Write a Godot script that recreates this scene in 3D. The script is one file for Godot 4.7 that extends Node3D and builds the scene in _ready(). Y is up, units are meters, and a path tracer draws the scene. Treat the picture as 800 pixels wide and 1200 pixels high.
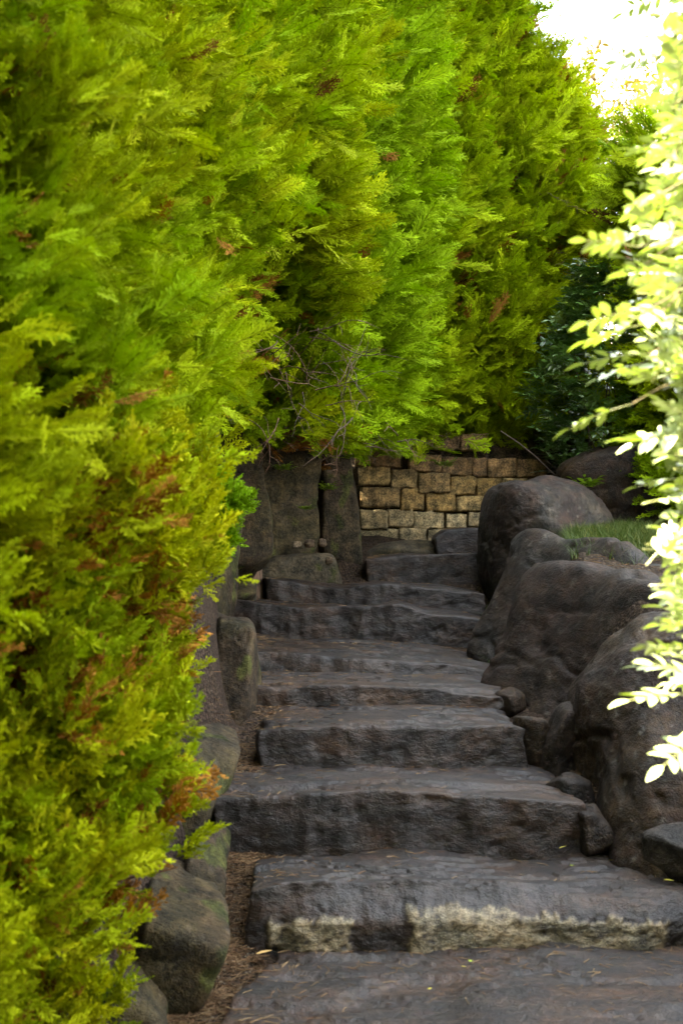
extends Node3D

# The photograph is 800 x 1200; a level camera 1.45 m above the lowest slab, focal length 1300 photo pixels, horizon at row 640.
const EYE := 1.45
const FOCAL := 1300.0
const HORIZON := 640.0

var names := {}
var tread_spots := []
var mat := {}
var fine := FastNoiseLite.new()      # smooth noise of frequency 1
var rough := FastNoiseLite.new()     # fractal noise of frequency 1
var ridge := FastNoiseLite.new()     # ridged noise of frequency 1
var rng := RandomNumberGenerator.new()

func _ready() -> void:
	make_view()
	make_noise()
	make_materials()
	make_ground()
	make_steps()
	make_boulders()
	make_left_rocks()
	make_wall()
	make_hedge()
	make_junipers()
	make_dark_shrub()
	make_sunlit_bush()
	make_background_trees()
	make_grass()
	make_litter()

# ------------------------------------------------------------------ view and light
func make_view() -> void:
	var cam := Camera3D.new()
	cam.name = "camera"
	add_child(cam)
	var lens := CameraAttributesPhysical.new()
	lens.frustum_focal_length = 39.0
	lens.frustum_near = 0.05
	lens.frustum_far = 500.0
	lens.frustum_focus_distance = 7.2
	lens.exposure_aperture = 3.3
	cam.attributes = lens
	cam.projection = Camera3D.PROJECTION_FRUSTUM
	cam.near = 0.05
	cam.far = 500.0
	cam.size = 0.05 * 1200.0 / FOCAL
	cam.frustum_offset = Vector2(0, 0.05 * (HORIZON - 600.0) / FOCAL)
	cam.position = Vector3(0, EYE, 0)
	cam.current = true
	var e := Environment.new()
	e.tonemap_mode = Environment.TONE_MAPPER_LINEAR
	e.tonemap_exposure = 20.5
	e.background_mode = Environment.BG_SKY
	var sm := ProceduralSkyMaterial.new()
	sm.sky_top_color = Color(0.68, 0.7, 0.73)
	sm.sky_horizon_color = Color(0.9, 0.88, 0.84)
	sm.sky_curve = 0.2
	sm.ground_bottom_color = Color(0.22, 0.2, 0.16)
	sm.ground_horizon_color = Color(0.6, 0.6, 0.58)
	sm.sun_angle_max = 20.0
	sm.energy_multiplier = 1.0
	var sky := Sky.new()
	sky.sky_material = sm
	e.sky = sky
	e.sdfgi_enabled = true
	e.ssao_enabled = true
	e.ssil_enabled = true
	var we := WorldEnvironment.new()
	we.name = "world_environment"
	we.environment = e
	add_child(we)
	var sun := DirectionalLight3D.new()
	sun.name = "sun"
	sun.light_energy = 1.6
	sun.light_color = Color(1.0, 0.94, 0.82)
	sun.light_angular_distance = 0.5
	sun.shadow_enabled = true
	add_child(sun)
	var az := deg_to_rad(105.0)
	var el := deg_to_rad(55.0)
	var to_sun := Vector3(-sin(az) * cos(el), sin(el), -cos(az) * cos(el))
	sun.look_at_from_position(to_sun * 20.0, Vector3.ZERO, Vector3.UP)

func make_noise() -> void:
	fine.noise_type = FastNoiseLite.TYPE_SIMPLEX_SMOOTH
	fine.frequency = 1.0
	fine.fractal_type = FastNoiseLite.FRACTAL_NONE
	fine.seed = 3
	rough.noise_type = FastNoiseLite.TYPE_SIMPLEX_SMOOTH
	rough.frequency = 1.0
	rough.fractal_type = FastNoiseLite.FRACTAL_FBM
	rough.fractal_octaves = 4
	rough.seed = 11
	ridge.noise_type = FastNoiseLite.TYPE_SIMPLEX_SMOOTH
	ridge.frequency = 1.0
	ridge.fractal_type = FastNoiseLite.FRACTAL_RIDGED
	ridge.fractal_octaves = 3
	ridge.seed = 23
	rng.seed = 77

func px(u: float, v: float, d: float) -> Vector3:
	return Vector3((u - 400.0) / FOCAL * d, EYE - (v - HORIZON) / FOCAL * d, -d)

# ------------------------------------------------------------------ nodes
func numbered(called: String) -> String:
	var n: int = names.get(called, 0)
	names[called] = n + 1
	return called if n == 0 else "%s_%03d" % [called, n]

func tag(o: Node, label: String, category: String, group := "") -> Node:
	o.set_meta("label", label)
	o.set_meta("category", category)
	o.set_meta("kind", "thing")
	if group != "":
		o.set_meta("group", group)
	return o

func thing(called: String, label: String, category: String, at := Vector3.ZERO, group := "") -> Node3D:
	var o := Node3D.new()
	o.name = numbered(called)
	add_child(o)
	o.position = at
	tag(o, label, category, group)
	return o

func part(called: String, mesh: Mesh, m: Material, parent: Node) -> MeshInstance3D:
	var o := MeshInstance3D.new()
	o.name = called
	o.mesh = mesh
	o.material_override = m
	parent.add_child(o, true)
	return o

func solo(called: String, mesh: Mesh, m: Material, label: String, category: String, at := Vector3.ZERO, group := "") -> MeshInstance3D:
	var o := MeshInstance3D.new()
	o.name = numbered(called)
	o.mesh = mesh
	o.material_override = m
	add_child(o)
	o.position = at
	tag(o, label, category, group)
	return o

func many(called: String, mesh: Mesh, m: Material, places: Array, colors: Array, parent: Node) -> MultiMeshInstance3D:
	var mm := MultiMesh.new()
	mm.transform_format = MultiMesh.TRANSFORM_3D
	mm.use_colors = true
	mm.mesh = mesh
	mm.instance_count = places.size()
	for i in places.size():
		mm.set_instance_transform(i, places[i])
		mm.set_instance_color(i, colors[i])
	var o := MultiMeshInstance3D.new()
	o.name = called
	o.multimesh = mm
	o.material_override = m
	o.set_meta("kind", "stuff")
	parent.add_child(o, true)
	return o

# ------------------------------------------------------------------ materials
func noise_tex(seed_: int, freq: float, type: int, fractal: int, octaves: int, ramp: Gradient = null) -> NoiseTexture2D:
	var n := FastNoiseLite.new()
	n.seed = seed_
	n.frequency = freq
	n.noise_type = type
	n.fractal_type = fractal
	n.fractal_octaves = octaves
	n.fractal_gain = 0.62
	var t := NoiseTexture2D.new()
	t.width = 512
	t.height = 512
	t.seamless = true
	t.noise = n
	if ramp:
		t.color_ramp = ramp
	return t

func ramp_of(list: Array) -> Gradient:
	var g := Gradient.new()
	var off := PackedFloat32Array()
	var col := PackedColorArray()
	for a in list:
		off.append(a[0])
		col.append(a[1])
	g.offsets = off
	g.colors = col
	return g

func stone(key: String, tex: Texture2D, height: Texture2D, scale_: float, bump: float, roughness: float, spec := 0.5) -> StandardMaterial3D:
	var m := StandardMaterial3D.new()
	m.resource_name = key
	m.albedo_texture = tex
	m.vertex_color_use_as_albedo = true
	m.uv1_triplanar = true
	m.uv1_world_triplanar = true
	m.uv1_scale = Vector3.ONE * scale_
	m.heightmap_enabled = true
	m.heightmap_texture = height
	m.heightmap_scale = bump
	m.roughness = roughness
	m.metallic_specular = spec
	mat[key] = m
	return m

func leafy(key: String, roughness: float, backlight: Color, spec := 0.4) -> StandardMaterial3D:
	var m := StandardMaterial3D.new()
	m.resource_name = key
	m.vertex_color_use_as_albedo = true
	m.roughness = roughness
	m.metallic_specular = spec
	m.cull_mode = BaseMaterial3D.CULL_DISABLED
	m.backlight_enabled = true
	m.backlight = backlight
	mat[key] = m
	return m

func plane_of(seed_: int, freq: float, fractal: int, octaves: int, gain := 0.55) -> PackedByteArray:
	var n := FastNoiseLite.new()
	n.seed = seed_
	n.frequency = freq
	n.noise_type = FastNoiseLite.TYPE_SIMPLEX_SMOOTH
	n.fractal_type = fractal as FastNoiseLite.FractalType
	n.fractal_octaves = octaves
	n.fractal_gain = gain
	var im := n.get_seamless_image(1024, 1024)
	im.convert(Image.FORMAT_L8)
	return im.get_data()

# Two pictures of stone, [colour, relief]: mottling, mineral flecks and pits, a net of fine cracks
func stone_pictures(seed_: int, crack: float, fleck: float, blotch: float) -> Array:
	var broad := plane_of(seed_, 0.006, FastNoiseLite.FRACTAL_FBM, 5)
	var grains := plane_of(seed_ + 1, 0.12, FastNoiseLite.FRACTAL_FBM, 3, 0.7)
	var mid := plane_of(seed_ + 2, 0.03, FastNoiseLite.FRACTAL_FBM, 5, 0.65)
	var lines := plane_of(seed_ + 3, 0.007, FastNoiseLite.FRACTAL_RIDGED, 3, 0.45)
	var count := broad.size()
	var color := PackedByteArray()
	color.resize(count * 3)
	var height := PackedByteArray()
	height.resize(count)
	for i in count:
		var g := grains[i] / 255.0
		var m := mid[i] / 255.0
		var b := broad[i] / 255.0
		var l := clampf((lines[i] / 255.0 - 0.9) * 14.0, 0.0, 1.0) * crack
		var pit := clampf((0.36 - g) * 6.0, 0.0, 1.0)
		var spark := clampf((g - 0.66) * 9.0, 0.0, 1.0) * fleck
		var v := 0.62 + (b - 0.5) * blotch + (m - 0.5) * 0.75 + (g - 0.5) * 0.4 - pit * 0.16 - l * 0.3
		var warm := (b - 0.5) * 0.14
		color[i * 3] = int(clampf(v * (1.0 + warm) + spark, 0.06, 1.0) * 255.0)
		color[i * 3 + 1] = int(clampf(v + spark, 0.06, 1.0) * 255.0)
		color[i * 3 + 2] = int(clampf(v * (1.0 - warm) + spark * 0.95, 0.06, 1.0) * 255.0)
		height[i] = int(clampf(0.55 + (m - 0.5) * 0.7 + (g - 0.5) * 0.45 - pit * 0.12 - l * 0.5, 0.0, 1.0) * 255.0)
	return [ImageTexture.create_from_image(Image.create_from_data(1024, 1024, false, Image.FORMAT_RGB8, color)), ImageTexture.create_from_image(Image.create_from_data(1024, 1024, false, Image.FORMAT_L8, height))]

func make_materials() -> void:
	var S := FastNoiseLite.TYPE_SIMPLEX_SMOOTH
	var C := FastNoiseLite.TYPE_CELLULAR
	var F := FastNoiseLite.FRACTAL_FBM
	var grain := noise_tex(5, 0.07, S, F, 7)
	var pitted := noise_tex(9, 0.035, C, F, 4)
	var mottle := noise_tex(15, 0.012, S, F, 7, ramp_of([[0.0, Color(0.25, 0.23, 0.22)], [0.4, Color(0.5, 0.48, 0.46)], [0.5, Color(0.72, 0.71, 0.7)], [0.6, Color(0.88, 0.87, 0.86)], [0.75, Color(1, 1, 1)], [1.0, Color(1, 1, 1)]]))
	var speckle := noise_tex(31, 0.03, S, F, 6, ramp_of([[0.0, Color(0.22, 0.2, 0.18)], [0.42, Color(0.5, 0.47, 0.45)], [0.56, Color(0.7, 0.68, 0.66)], [0.62, Color(1, 1, 1)], [1.0, Color(1, 1, 1)]]))
	var flecks := noise_tex(41, 0.06, S, F, 6, ramp_of([[0.0, Color(0.45, 0.43, 0.41)], [0.45, Color(0.66, 0.64, 0.62)], [0.58, Color(0.8, 0.79, 0.78)], [0.68, Color(1, 1, 1)], [1.0, Color(1, 1, 1)]]))
	var slab := stone_pictures(51, 0.5, 0.25, 0.5)
	var field := stone_pictures(71, 0.9, 0.5, 0.7)
	stone("step_stone", slab[0], slab[1], 1.3, 0.7, 0.55, 0.4).uv1_scale = Vector3(0.8, 1.5, 1.5)
	stone("boulder_stone", field[0], field[1], 1.0, 1.0, 0.68, 0.34)
	stone("rock_stone", field[0], field[1], 1.1, 1.1, 0.85, 0.3)
	stone("block_stone", field[0], field[1], 1.4, 0.9, 0.85, 0.3)
	stone("soil", speckle, pitted, 2.5, 2.5, 0.95, 0.3)
	leafy("cypress_leaf", 0.7, Color(0.62, 0.66, 0.1), 0.16)
	leafy("juniper_leaf", 0.7, Color(0.62, 0.66, 0.1), 0.16)
	leafy("glossy_leaf", 0.28, Color(0.4, 0.5, 0.2), 0.6)
	leafy("bush_leaf", 0.32, Color(0.55, 0.6, 0.2), 0.7)
	leafy("grass_blade", 0.6, Color(0.5, 0.6, 0.2))
	leafy("seedling_leaf", 0.5, Color(0.6, 0.65, 0.2)).albedo_color = Color(0.42, 0.52, 0.12)
	leafy("litter", 0.8, Color(0.2, 0.18, 0.1), 0.3)
	var bark := StandardMaterial3D.new()
	bark.resource_name = "bark"
	bark.vertex_color_use_as_albedo = true
	bark.albedo_texture = mottle
	bark.uv1_triplanar = true
	bark.uv1_world_triplanar = true
	bark.uv1_scale = Vector3(6, 1.2, 6)
	bark.roughness = 0.85
	mat["bark"] = bark

# ------------------------------------------------------------------ mesh helpers
func finish(v: PackedVector3Array, idx: PackedInt32Array, c: PackedColorArray) -> ArrayMesh:
	var n := PackedVector3Array()
	n.resize(v.size())
	for t in range(0, idx.size(), 3):
		var a := idx[t]
		var b := idx[t + 1]
		var d := idx[t + 2]
		var f := (v[d] - v[a]).cross(v[b] - v[a])
		n[a] += f
		n[b] += f
		n[d] += f
	for i in n.size():
		n[i] = n[i].normalized() if n[i].length_squared() > 1e-20 else Vector3.UP
	var arr := []
	arr.resize(Mesh.ARRAY_MAX)
	arr[Mesh.ARRAY_VERTEX] = v
	arr[Mesh.ARRAY_NORMAL] = n
	arr[Mesh.ARRAY_COLOR] = c
	arr[Mesh.ARRAY_INDEX] = idx
	var m := ArrayMesh.new()
	m.add_surface_from_arrays(Mesh.PRIMITIVE_TRIANGLES, arr)
	return m

# The surface of a lattice box, welded, with every point p (each axis -1 to 1) moved by f and coloured by col(position, p).
func lattice(nx: int, ny: int, nz: int, f: Callable, col: Callable) -> ArrayMesh:
	var key := {}
	var v := PackedVector3Array()
	var c := PackedColorArray()
	var idx := PackedInt32Array()
	var n := [nx, ny, nz]
	for axis in 3:
		var a1: int = (axis + 1) % 3
		var a2: int = (axis + 2) % 3
		for side in 2:
			var grid := PackedInt32Array()
			for i in n[a1] + 1:
				for j in n[a2] + 1:
					var ijk := [0, 0, 0]
					ijk[axis] = side * n[axis]
					ijk[a1] = i
					ijk[a2] = j
					var k: int = ijk[0] + (nx + 1) * (ijk[1] + (ny + 1) * ijk[2])
					if not key.has(k):
						var p := Vector3(2.0 * ijk[0] / nx - 1.0, 2.0 * ijk[1] / ny - 1.0, 2.0 * ijk[2] / nz - 1.0)
						var q: Vector3 = f.call(p)
						key[k] = v.size()
						v.append(q)
						c.append(col.call(q, p))
					grid.append(key[k])
			var w: int = n[a2] + 1
			for i in n[a1]:
				for j in n[a2]:
					var p00 := grid[i * w + j]
					var p10 := grid[(i + 1) * w + j]
					var p11 := grid[(i + 1) * w + j + 1]
					var p01 := grid[i * w + j + 1]
					if side == 1:
						idx.append_array(PackedInt32Array([p00, p11, p10, p00, p01, p11]))
					else:
						idx.append_array(PackedInt32Array([p00, p10, p11, p00, p11, p01]))
	return finish(v, idx, c)

func rounded(p: Vector3, half: Vector3, r: float) -> Vector3:
	var q := p * half
	var inner := q.clamp(-(half - Vector3.ONE * r), half - Vector3.ONE * r)
	var o := q - inner
	return inner + o.normalized() * r if o.length_squared() > 1e-12 else q

func tube(v: PackedVector3Array, idx: PackedInt32Array, c: PackedColorArray, pts: Array, r0: float, r1: float, sides: int, color: Color) -> void:
	var first := v.size()
	var count := pts.size()
	for i in count:
		var t: Vector3 = (pts[mini(i + 1, count - 1)] - pts[maxi(i - 1, 0)]).normalized()
		var s := t.cross(Vector3(0.31, 0.2, 0.93)).normalized()
		var b := t.cross(s)
		var r := lerpf(r0, r1, float(i) / (count - 1))
		for k in sides:
			var a := TAU * k / sides
			v.append(pts[i] + (s * cos(a) + b * sin(a)) * r)
			c.append(color)
	for i in count - 1:
		for k in sides:
			var a := first + i * sides + k
			var b2 := first + i * sides + (k + 1) % sides
			idx.append_array(PackedInt32Array([a, a + sides, b2, b2, a + sides, b2 + sides]))
	for i in range(1, sides - 1):
		idx.append_array(PackedInt32Array([first, first + i, first + i + 1]))
		var e := first + (count - 1) * sides
		idx.append_array(PackedInt32Array([e, e + i + 1, e + i]))

func tube_mesh(pts: Array, r0: float, r1: float, sides: int, color: Color) -> ArrayMesh:
	var v := PackedVector3Array()
	var idx := PackedInt32Array()
	var c := PackedColorArray()
	tube(v, idx, c, pts, r0, r1, sides, color)
	return finish(v, idx, c)

# A bent line of n points from a towards dir
func bent(a: Vector3, dir: Vector3, length: float, n: int, wobble: float, droop := 0.0) -> Array:
	var pts := [a]
	var d := dir.normalized()
	var p := a
	for i in n:
		d = (d + Vector3(rng.randfn(), rng.randfn(), rng.randfn()) * wobble + Vector3(0, -droop, 0)).normalized()
		p += d * length / n
		pts.append(p)
	return pts

# ------------------------------------------------------------------ ground
const PATH := [[-80.0, -0.05], [3.7, -0.04], [4.0, 0.03], [4.35, 0.2], [4.5, 0.23], [4.95, 0.44], [5.1, 0.46], [5.55, 0.61], [5.75, 0.64], [6.2, 0.71], [6.4, 0.74], [7.3, 0.82], [7.55, 0.86], [7.9, 1.02], [8.3, 1.13], [8.7, 1.33], [9.1, 1.42], [9.6, 1.52], [12.0, 2.2], [200.0, 3.0]]

func along(list: Array, x: float, k := 1) -> float:
	if x <= list[0][0]:
		return list[0][k]
	for i in list.size() - 1:
		if x <= list[i + 1][0]:
			return lerpf(list[i][k], list[i + 1][k], (x - list[i][0]) / (list[i + 1][0] - list[i][0]))
	return list[-1][k]

const LEFT_EDGE := [[0.0, -0.75], [3.4, -0.62], [4.0, -0.55], [4.6, -0.58], [5.2, -0.5], [5.8, -0.55], [6.6, -0.66], [7.5, -0.85], [8.3, -0.85], [8.8, -0.1], [9.7, 0.1]]
const LEFT_BANK := [[0.0, 0.0], [2.6, 0.0], [3.4, 0.3], [5.0, 1.2], [7.0, 1.85], [8.5, 2.1], [10.0, 2.3]]
const RIGHT_EDGE := [[0.0, 1.6], [3.6, 1.6], [4.2, 1.45], [4.8, 1.25], [5.6, 1.12], [6.5, 1.15], [7.5, 1.3], [8.2, 1.6], [8.9, 2.6]]
const RIGHT_BANK := [[0.0, 0.2], [3.0, 0.45], [4.5, 1.0], [5.5, 1.25], [6.3, 1.38], [7.5, 1.5], [9.0, 1.62]]

func ground_y(x: float, z: float) -> float:
	var d := -z
	var y := along(PATH, d)
	var l := along(LEFT_EDGE, d)
	var r := along(RIGHT_EDGE, d)
	if d < 9.7:
		y = lerpf(y, maxf(y, along(LEFT_BANK, d)), smoothstep(l + 0.02, l - 0.22, x))
		y = lerpf(y, maxf(y, along(RIGHT_BANK, d)), smoothstep(r - 0.05, r + 0.25, x))
	else:
		y = lerpf(y, 2.35, smoothstep(9.72, 9.9, d) * (1.0 - smoothstep(12.0, 40.0, d)))
	y -= 0.07 * smoothstep(l + 0.2, l + 0.45, x) * smoothstep(r - 0.1, r - 0.35, x) * smoothstep(10.0, 9.3, d) * smoothstep(3.0, 3.6, d) * (1.0 - 0.6 * smoothstep(0.12, 0.05, absf(d - 4.38)))
	var near := 1.0 - smoothstep(12.0, 20.0, Vector2(x, z).length())
	return y + near * (0.03 * rough.get_noise_3d(x * 1.3, 5.0, z * 1.3) + 0.012 * rough.get_noise_3d(x * 6.0, 1.0, z * 6.0)) + (1.0 - near) * 0.3 * rough.get_noise_3d(x * 0.08, 0, z * 0.08)

func make_ground() -> void:
	var xs := []
	var zs := []
	var x := -1.2
	while x < 2.2:
		xs.append(x)
		x += 0.022
	for k in 26:
		xs.append(2.2 + 0.05 * (pow(1.32, k + 1) - 1.0) / 0.32)
		xs.push_front(-1.2 - 0.05 * (pow(1.32, k + 1) - 1.0) / 0.32)
	var z := -3.0
	while z > -10.2:
		zs.append(z)
		z -= 0.022
	for k in 26:
		zs.append(-10.2 - 0.05 * (pow(1.32, k + 1) - 1.0) / 0.32)
		zs.push_front(-3.0 + 0.05 * (pow(1.32, k + 1) - 1.0) / 0.32)
	var v := PackedVector3Array()
	var c := PackedColorArray()
	var idx := PackedInt32Array()
	for i in zs.size():
		for j in xs.size():
			var gx: float = xs[j]
			var gz: float = zs[i]
			v.append(Vector3(gx, ground_y(gx, gz), gz))
			var k := 0.5 + 0.5 * rough.get_noise_3d(gx * 3.0, 9.0, gz * 3.0)
			var sand := smoothstep(0.5, 0.75, 0.5 + 0.7 * rough.get_noise_3d(gx * 1.7, 30.0, gz * 1.7))
			c.append(Color(0.04, 0.025, 0.015).lerp(Color(0.085, 0.06, 0.038), clampf(k * 0.6 + sand * 0.5, 0, 1)))
	var w := xs.size()
	for i in zs.size() - 1:
		for j in w - 1:
			var a := i * w + j
			idx.append_array(PackedInt32Array([a, a + w + 1, a + 1, a, a + w, a + w + 1]))
	# z falls with i, so the winding above would face down; swap
	for t in range(0, idx.size(), 3):
		var s := idx[t + 1]
		idx[t + 1] = idx[t + 2]
		idx[t + 2] = s
	for t in range(0, idx.size(), 3):
		var f := (v[idx[t + 2]] - v[idx[t]]).cross(v[idx[t + 1]] - v[idx[t]])
		if f.y < 0:
			var s := idx[t + 1]
			idx[t + 1] = idx[t + 2]
			idx[t + 2] = s
	var g := part("ground", finish(v, idx, c), mat["soil"], self)
	g.set_meta("kind", "structure")

# ------------------------------------------------------------------ steps
# rows: [u, v of the top edge, v of the foot] from left to right, all at distance d; depth: how far the slab reaches back
func step(label: String, d: float, depth: float, rows: Array, seed_: float, res: float, tint: Color, extra: Variant = null, bulge := 0.0) -> void:
	var a: Array = []
	for r in rows:
		a.append([px(r[0], r[1], d).x, px(r[0], r[1], d).y, px(r[0], r[2], d).y])
	var x0: float = a[0][0]
	var x1: float = a[-1][0]
	var half := Vector3((x1 - x0) / 2.0, 0.5, depth / 2.0)
	var mid := Vector3((x0 + x1) / 2.0, 0, -d - depth / 2.0)
	var hmean: float = 0.0
	for r in a:
		hmean += (r[1] - r[2]) / a.size()
	var under := 0.09
	var f := func(p: Vector3) -> Vector3:
		var hh := (hmean + under) / 2.0
		var rad := minf(0.007, hh * 0.4)
		var q := rounded(p, Vector3(half.x, hh, half.z), rad)
		var x := mid.x + q.x
		var top := along(a, x, 1)
		var foot := along(a, x, 2) - under
		var y := lerpf(foot, top, clampf((q.y + hh) / (2.0 * hh), 0, 1))
		var zf := (q.z + half.z) / (2.0 * half.z)
		var z := q.z
		# a hand-cut front edge that wanders, a top that dips and splits along layers
		z += zf * (0.05 * rough.get_noise_3d(x * 1.6, seed_, 0.0) + 0.012 * rough.get_noise_3d(x * 6.0, seed_ + 4.0, q.y * 5.0))
		z += zf * bulge * sin(clampf((q.y + hh) / (2.0 * hh), 0, 1) * PI)
		x += 0.035 * rough.get_noise_3d(seed_ * 3.0, y * 4.0, z * 3.0) * absf(q.x / half.x)
		var yn := clampf((q.y + hh) / (2.0 * hh), 0, 1)
		var w := Vector3(x, y, z)
		y += yn * (0.014 * fine.get_noise_3d(x * 1.6, seed_ + 9.0, z * 2.4) + 0.0025 * rough.get_noise_3d(x * 22.0, seed_ + 2.0, z * 22.0) + 0.0022 * rough.get_noise_3d(x * 5.0, seed_, z * 16.0))
		var layer := rough.get_noise_3d(x * 1.4, seed_ + 20.0, z * 4.0)
		y -= yn * 0.009 * (smoothstep(0.04, 0.06, layer) + smoothstep(0.2, 0.22, layer))
		z -= zf * 0.008 * smoothstep(0.22, 0.5, rough.get_noise_3d(x * 7.0, y * 10.0 + seed_, 3.0))
		var n := 0.0035 * rough.get_noise_3d(w.x * 14.0, w.y * 22.0 + seed_, w.z * 14.0) + 0.005 * ridge.get_noise_3d(w.x * 3.0, w.y * 8.0 + seed_, w.z * 5.0) + 0.003 * rough.get_noise_3d(w.x * 40.0, w.y * 40.0 + seed_, w.z * 40.0)
		z += n * zf
		var out := Vector3(x, y, mid.z + z)
		return extra.call(out, p) if extra != null else out
	var col := func(q: Vector3, p: Vector3) -> Color:
		var k := rough.get_noise_3d(q.x * 3.0 + seed_, q.y * 6.0, q.z * 3.0)
		var warm := smoothstep(-0.1, 0.4, rough.get_noise_3d(q.x * 2.0, q.y * 4.0 + seed_, q.z * 2.0 + 40.0))
		var base := Color(tint.r * 0.39, tint.g * 0.31, tint.b * 0.255)
		var c := base.lerp(Color(base.r * 1.35, base.g * 1.05, base.b * 0.75), warm) * (1.0 + 0.28 * k)
		var streak := smoothstep(0.25, 0.5, rough.get_noise_3d(q.x * 5.0, seed_ + 60.0, q.z * 26.0 + q.y * 30.0))
		c = c.lerp(Color(base.r * 2.2, base.g * 2.2, base.b * 2.25), streak * 0.3)
		c.a = 1.0
		return c
	var nx := maxi(8, int((x1 - x0) / res))
	var ny := maxi(6, int((hmean + under) / res))
	var nz := maxi(6, int(depth / res))
	var m := lattice(nx, ny, nz, f, col)
	# spots on the tread where litter gathers: mostly along its back and left end
	var arr := m.surface_get_arrays(0)
	var tv: PackedVector3Array = arr[Mesh.ARRAY_VERTEX]
	var tn: PackedVector3Array = arr[Mesh.ARRAY_NORMAL]
	for i in tv.size():
		if tn[i].y > 0.9:
			var back := clampf((-tv[i].z - d) / depth, 0, 1)
			var left := clampf((x1 - tv[i].x) / (x1 - x0), 0, 1)
			if rng.randf() < (0.006 + 0.1 * pow(back, 4.0) + 0.16 * pow(left, 8.0)) * pow(res / 0.012, 2.0):
				tread_spots.append(tv[i])
	solo("stone_step", m, mat["step_stone"], label, "step", Vector3.ZERO, "stone steps of the garden stair")

func make_steps() -> void:
	var t := Color(0.105, 0.1, 0.1)
	# the lowest slab: its top lies level, its left end runs away obliquely
	var first := func(q: Vector3, p: Vector3) -> Vector3:
		var back := clampf((-q.z - 2.9) / 1.05, 0, 1)
		var left := (1.0 - p.x) / 2.0
		q.x += left * lerpf(-0.06, 0.27, back)
		var split := smoothstep(0.0, 0.03, q.z + 3.82 - 0.28 * (q.x - 0.1) + 0.04 * sin(q.x * 9.0)) * smoothstep(0.45, 0.3, q.x) * smoothstep(-0.3, 0.0, p.y)
		q.y -= 0.022 * split
		return q
	step("lowest slab of the stair, wide and flat with a split layer and oblique end", 2.9, 1.07, [[190, 1274, 1380], [420, 1272, 1380], [700, 1274, 1380], [1000, 1278, 1380]], 1.0, 0.013, Color(0.11, 0.1, 0.095), first)
	# the second slab carries pale crust on its face: patches that stand proud
	var crust_at := func(q: Vector3) -> float:
		var wob := 0.03 * rough.get_noise_3d(q.x * 8.0, q.y * 8.0, 0.0) + 0.016 * rough.get_noise_3d(q.x * 24.0, 8.0, q.y * 24.0)
		var gap := 1.0 - smoothstep(0.02, 0.05, absf(q.x - 0.135 + wob) - 0.07)
		var top := 0.135 + wob + 0.02 * sin(q.x * 5.0)
		return smoothstep(0.012, -0.004, q.y - top) * (1.0 - gap) * smoothstep(-0.275, -0.255, q.x + wob * 0.4) * smoothstep(1.2, 1.1, q.x + wob) * smoothstep(-0.012, 0.02, q.y + 1.5 * wob)
	var d2 := 3.94
	var second := func(q: Vector3, p: Vector3) -> Vector3:
		# the upper half of the face leans back
		var face := smoothstep(0.0, 0.8, p.z)
		q.z -= 0.10 * face * smoothstep(0.11, 0.24, q.y) * smoothstep(-0.35, 0.1, q.x)
		if p.z > 0.9:
			q.z += 0.014 * crust_at.call(q)
		return q
	step("second stone step with pale cream crust patches along the foot of its face", d2, 0.62, [[292, 1046, 1122], [330, 1040, 1118], [480, 1040, 1120], [620, 1046, 1122], [830, 1052, 1125], [900, 1056, 1130]], 7.0, 0.0065, Color(0.1, 0.098, 0.1), second)
	var b := get_node("stone_step_001") as MeshInstance3D
	paint_crust(b, crust_at, d2)
	step("third stone step, a thick dark block with a smooth brown face", 4.45, 0.7, [[246, 930, 1003], [330, 928, 1002], [450, 926, 1001], [560, 930, 1001], [640, 936, 999], [682, 942, 992]], 13.0, 0.011, Color(0.1, 0.095, 0.096))
	step("fourth stone step with a flat grey top, rounded right end and chipped left corner", 5.02, 0.72, [[302, 856, 900], [330, 851, 898], [420, 848, 901], [520, 850, 903], [600, 852, 902], [617, 858, 900]], 19.0, 0.012, t)
	step("fifth stone step, thin with a rough pale-streaked top and uneven lip", 5.66, 0.7, [[298, 800, 836], [340, 803, 834], [420, 802, 832], [500, 806, 832], [560, 808, 832], [592, 811, 832]], 25.0, 0.012, Color(0.125, 0.122, 0.125))
	step("sixth stone step, long with a rounded front sloping down to the right", 6.27, 1.2, [[268, 760, 800], [330, 766, 799], [420, 770, 800], [500, 776, 803], [560, 783, 806], [589, 790, 808]], 31.0, 0.013, Color(0.1, 0.098, 0.1), null, 0.03)
	step("seventh stone step with a jagged notched top edge and pale veins on its face", 7.43, 0.6, [[256, 702, 740], [300, 707, 745], [350, 713, 748], [430, 711, 752], [468, 706, 754], [500, 717, 756], [545, 722, 757], [577, 728, 757]], 37.0, 0.013, Color(0.1, 0.096, 0.098))
	step("eighth stone step, dark, running from the mossy slab to the round boulder", 7.95, 0.62, [[311, 677, 716], [350, 681, 717], [400, 688, 718], [450, 684, 719], [520, 688, 720], [566, 697, 722]], 43.0, 0.014, Color(0.098, 0.094, 0.096))
	step("ninth stone step, a short dark block in front of the coursed wall", 8.5, 0.55, [[430, 654, 690], [470, 650, 690], [520, 649, 690], [570, 648, 690]], 49.0, 0.015, Color(0.098, 0.095, 0.098))
	step("topmost stone step, small, half hidden by the round boulder", 9.0, 0.5, [[511, 628, 660], [522, 621, 660], [550, 619, 660], [640, 618, 660]], 55.0, 0.016, Color(0.096, 0.093, 0.096))

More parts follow.
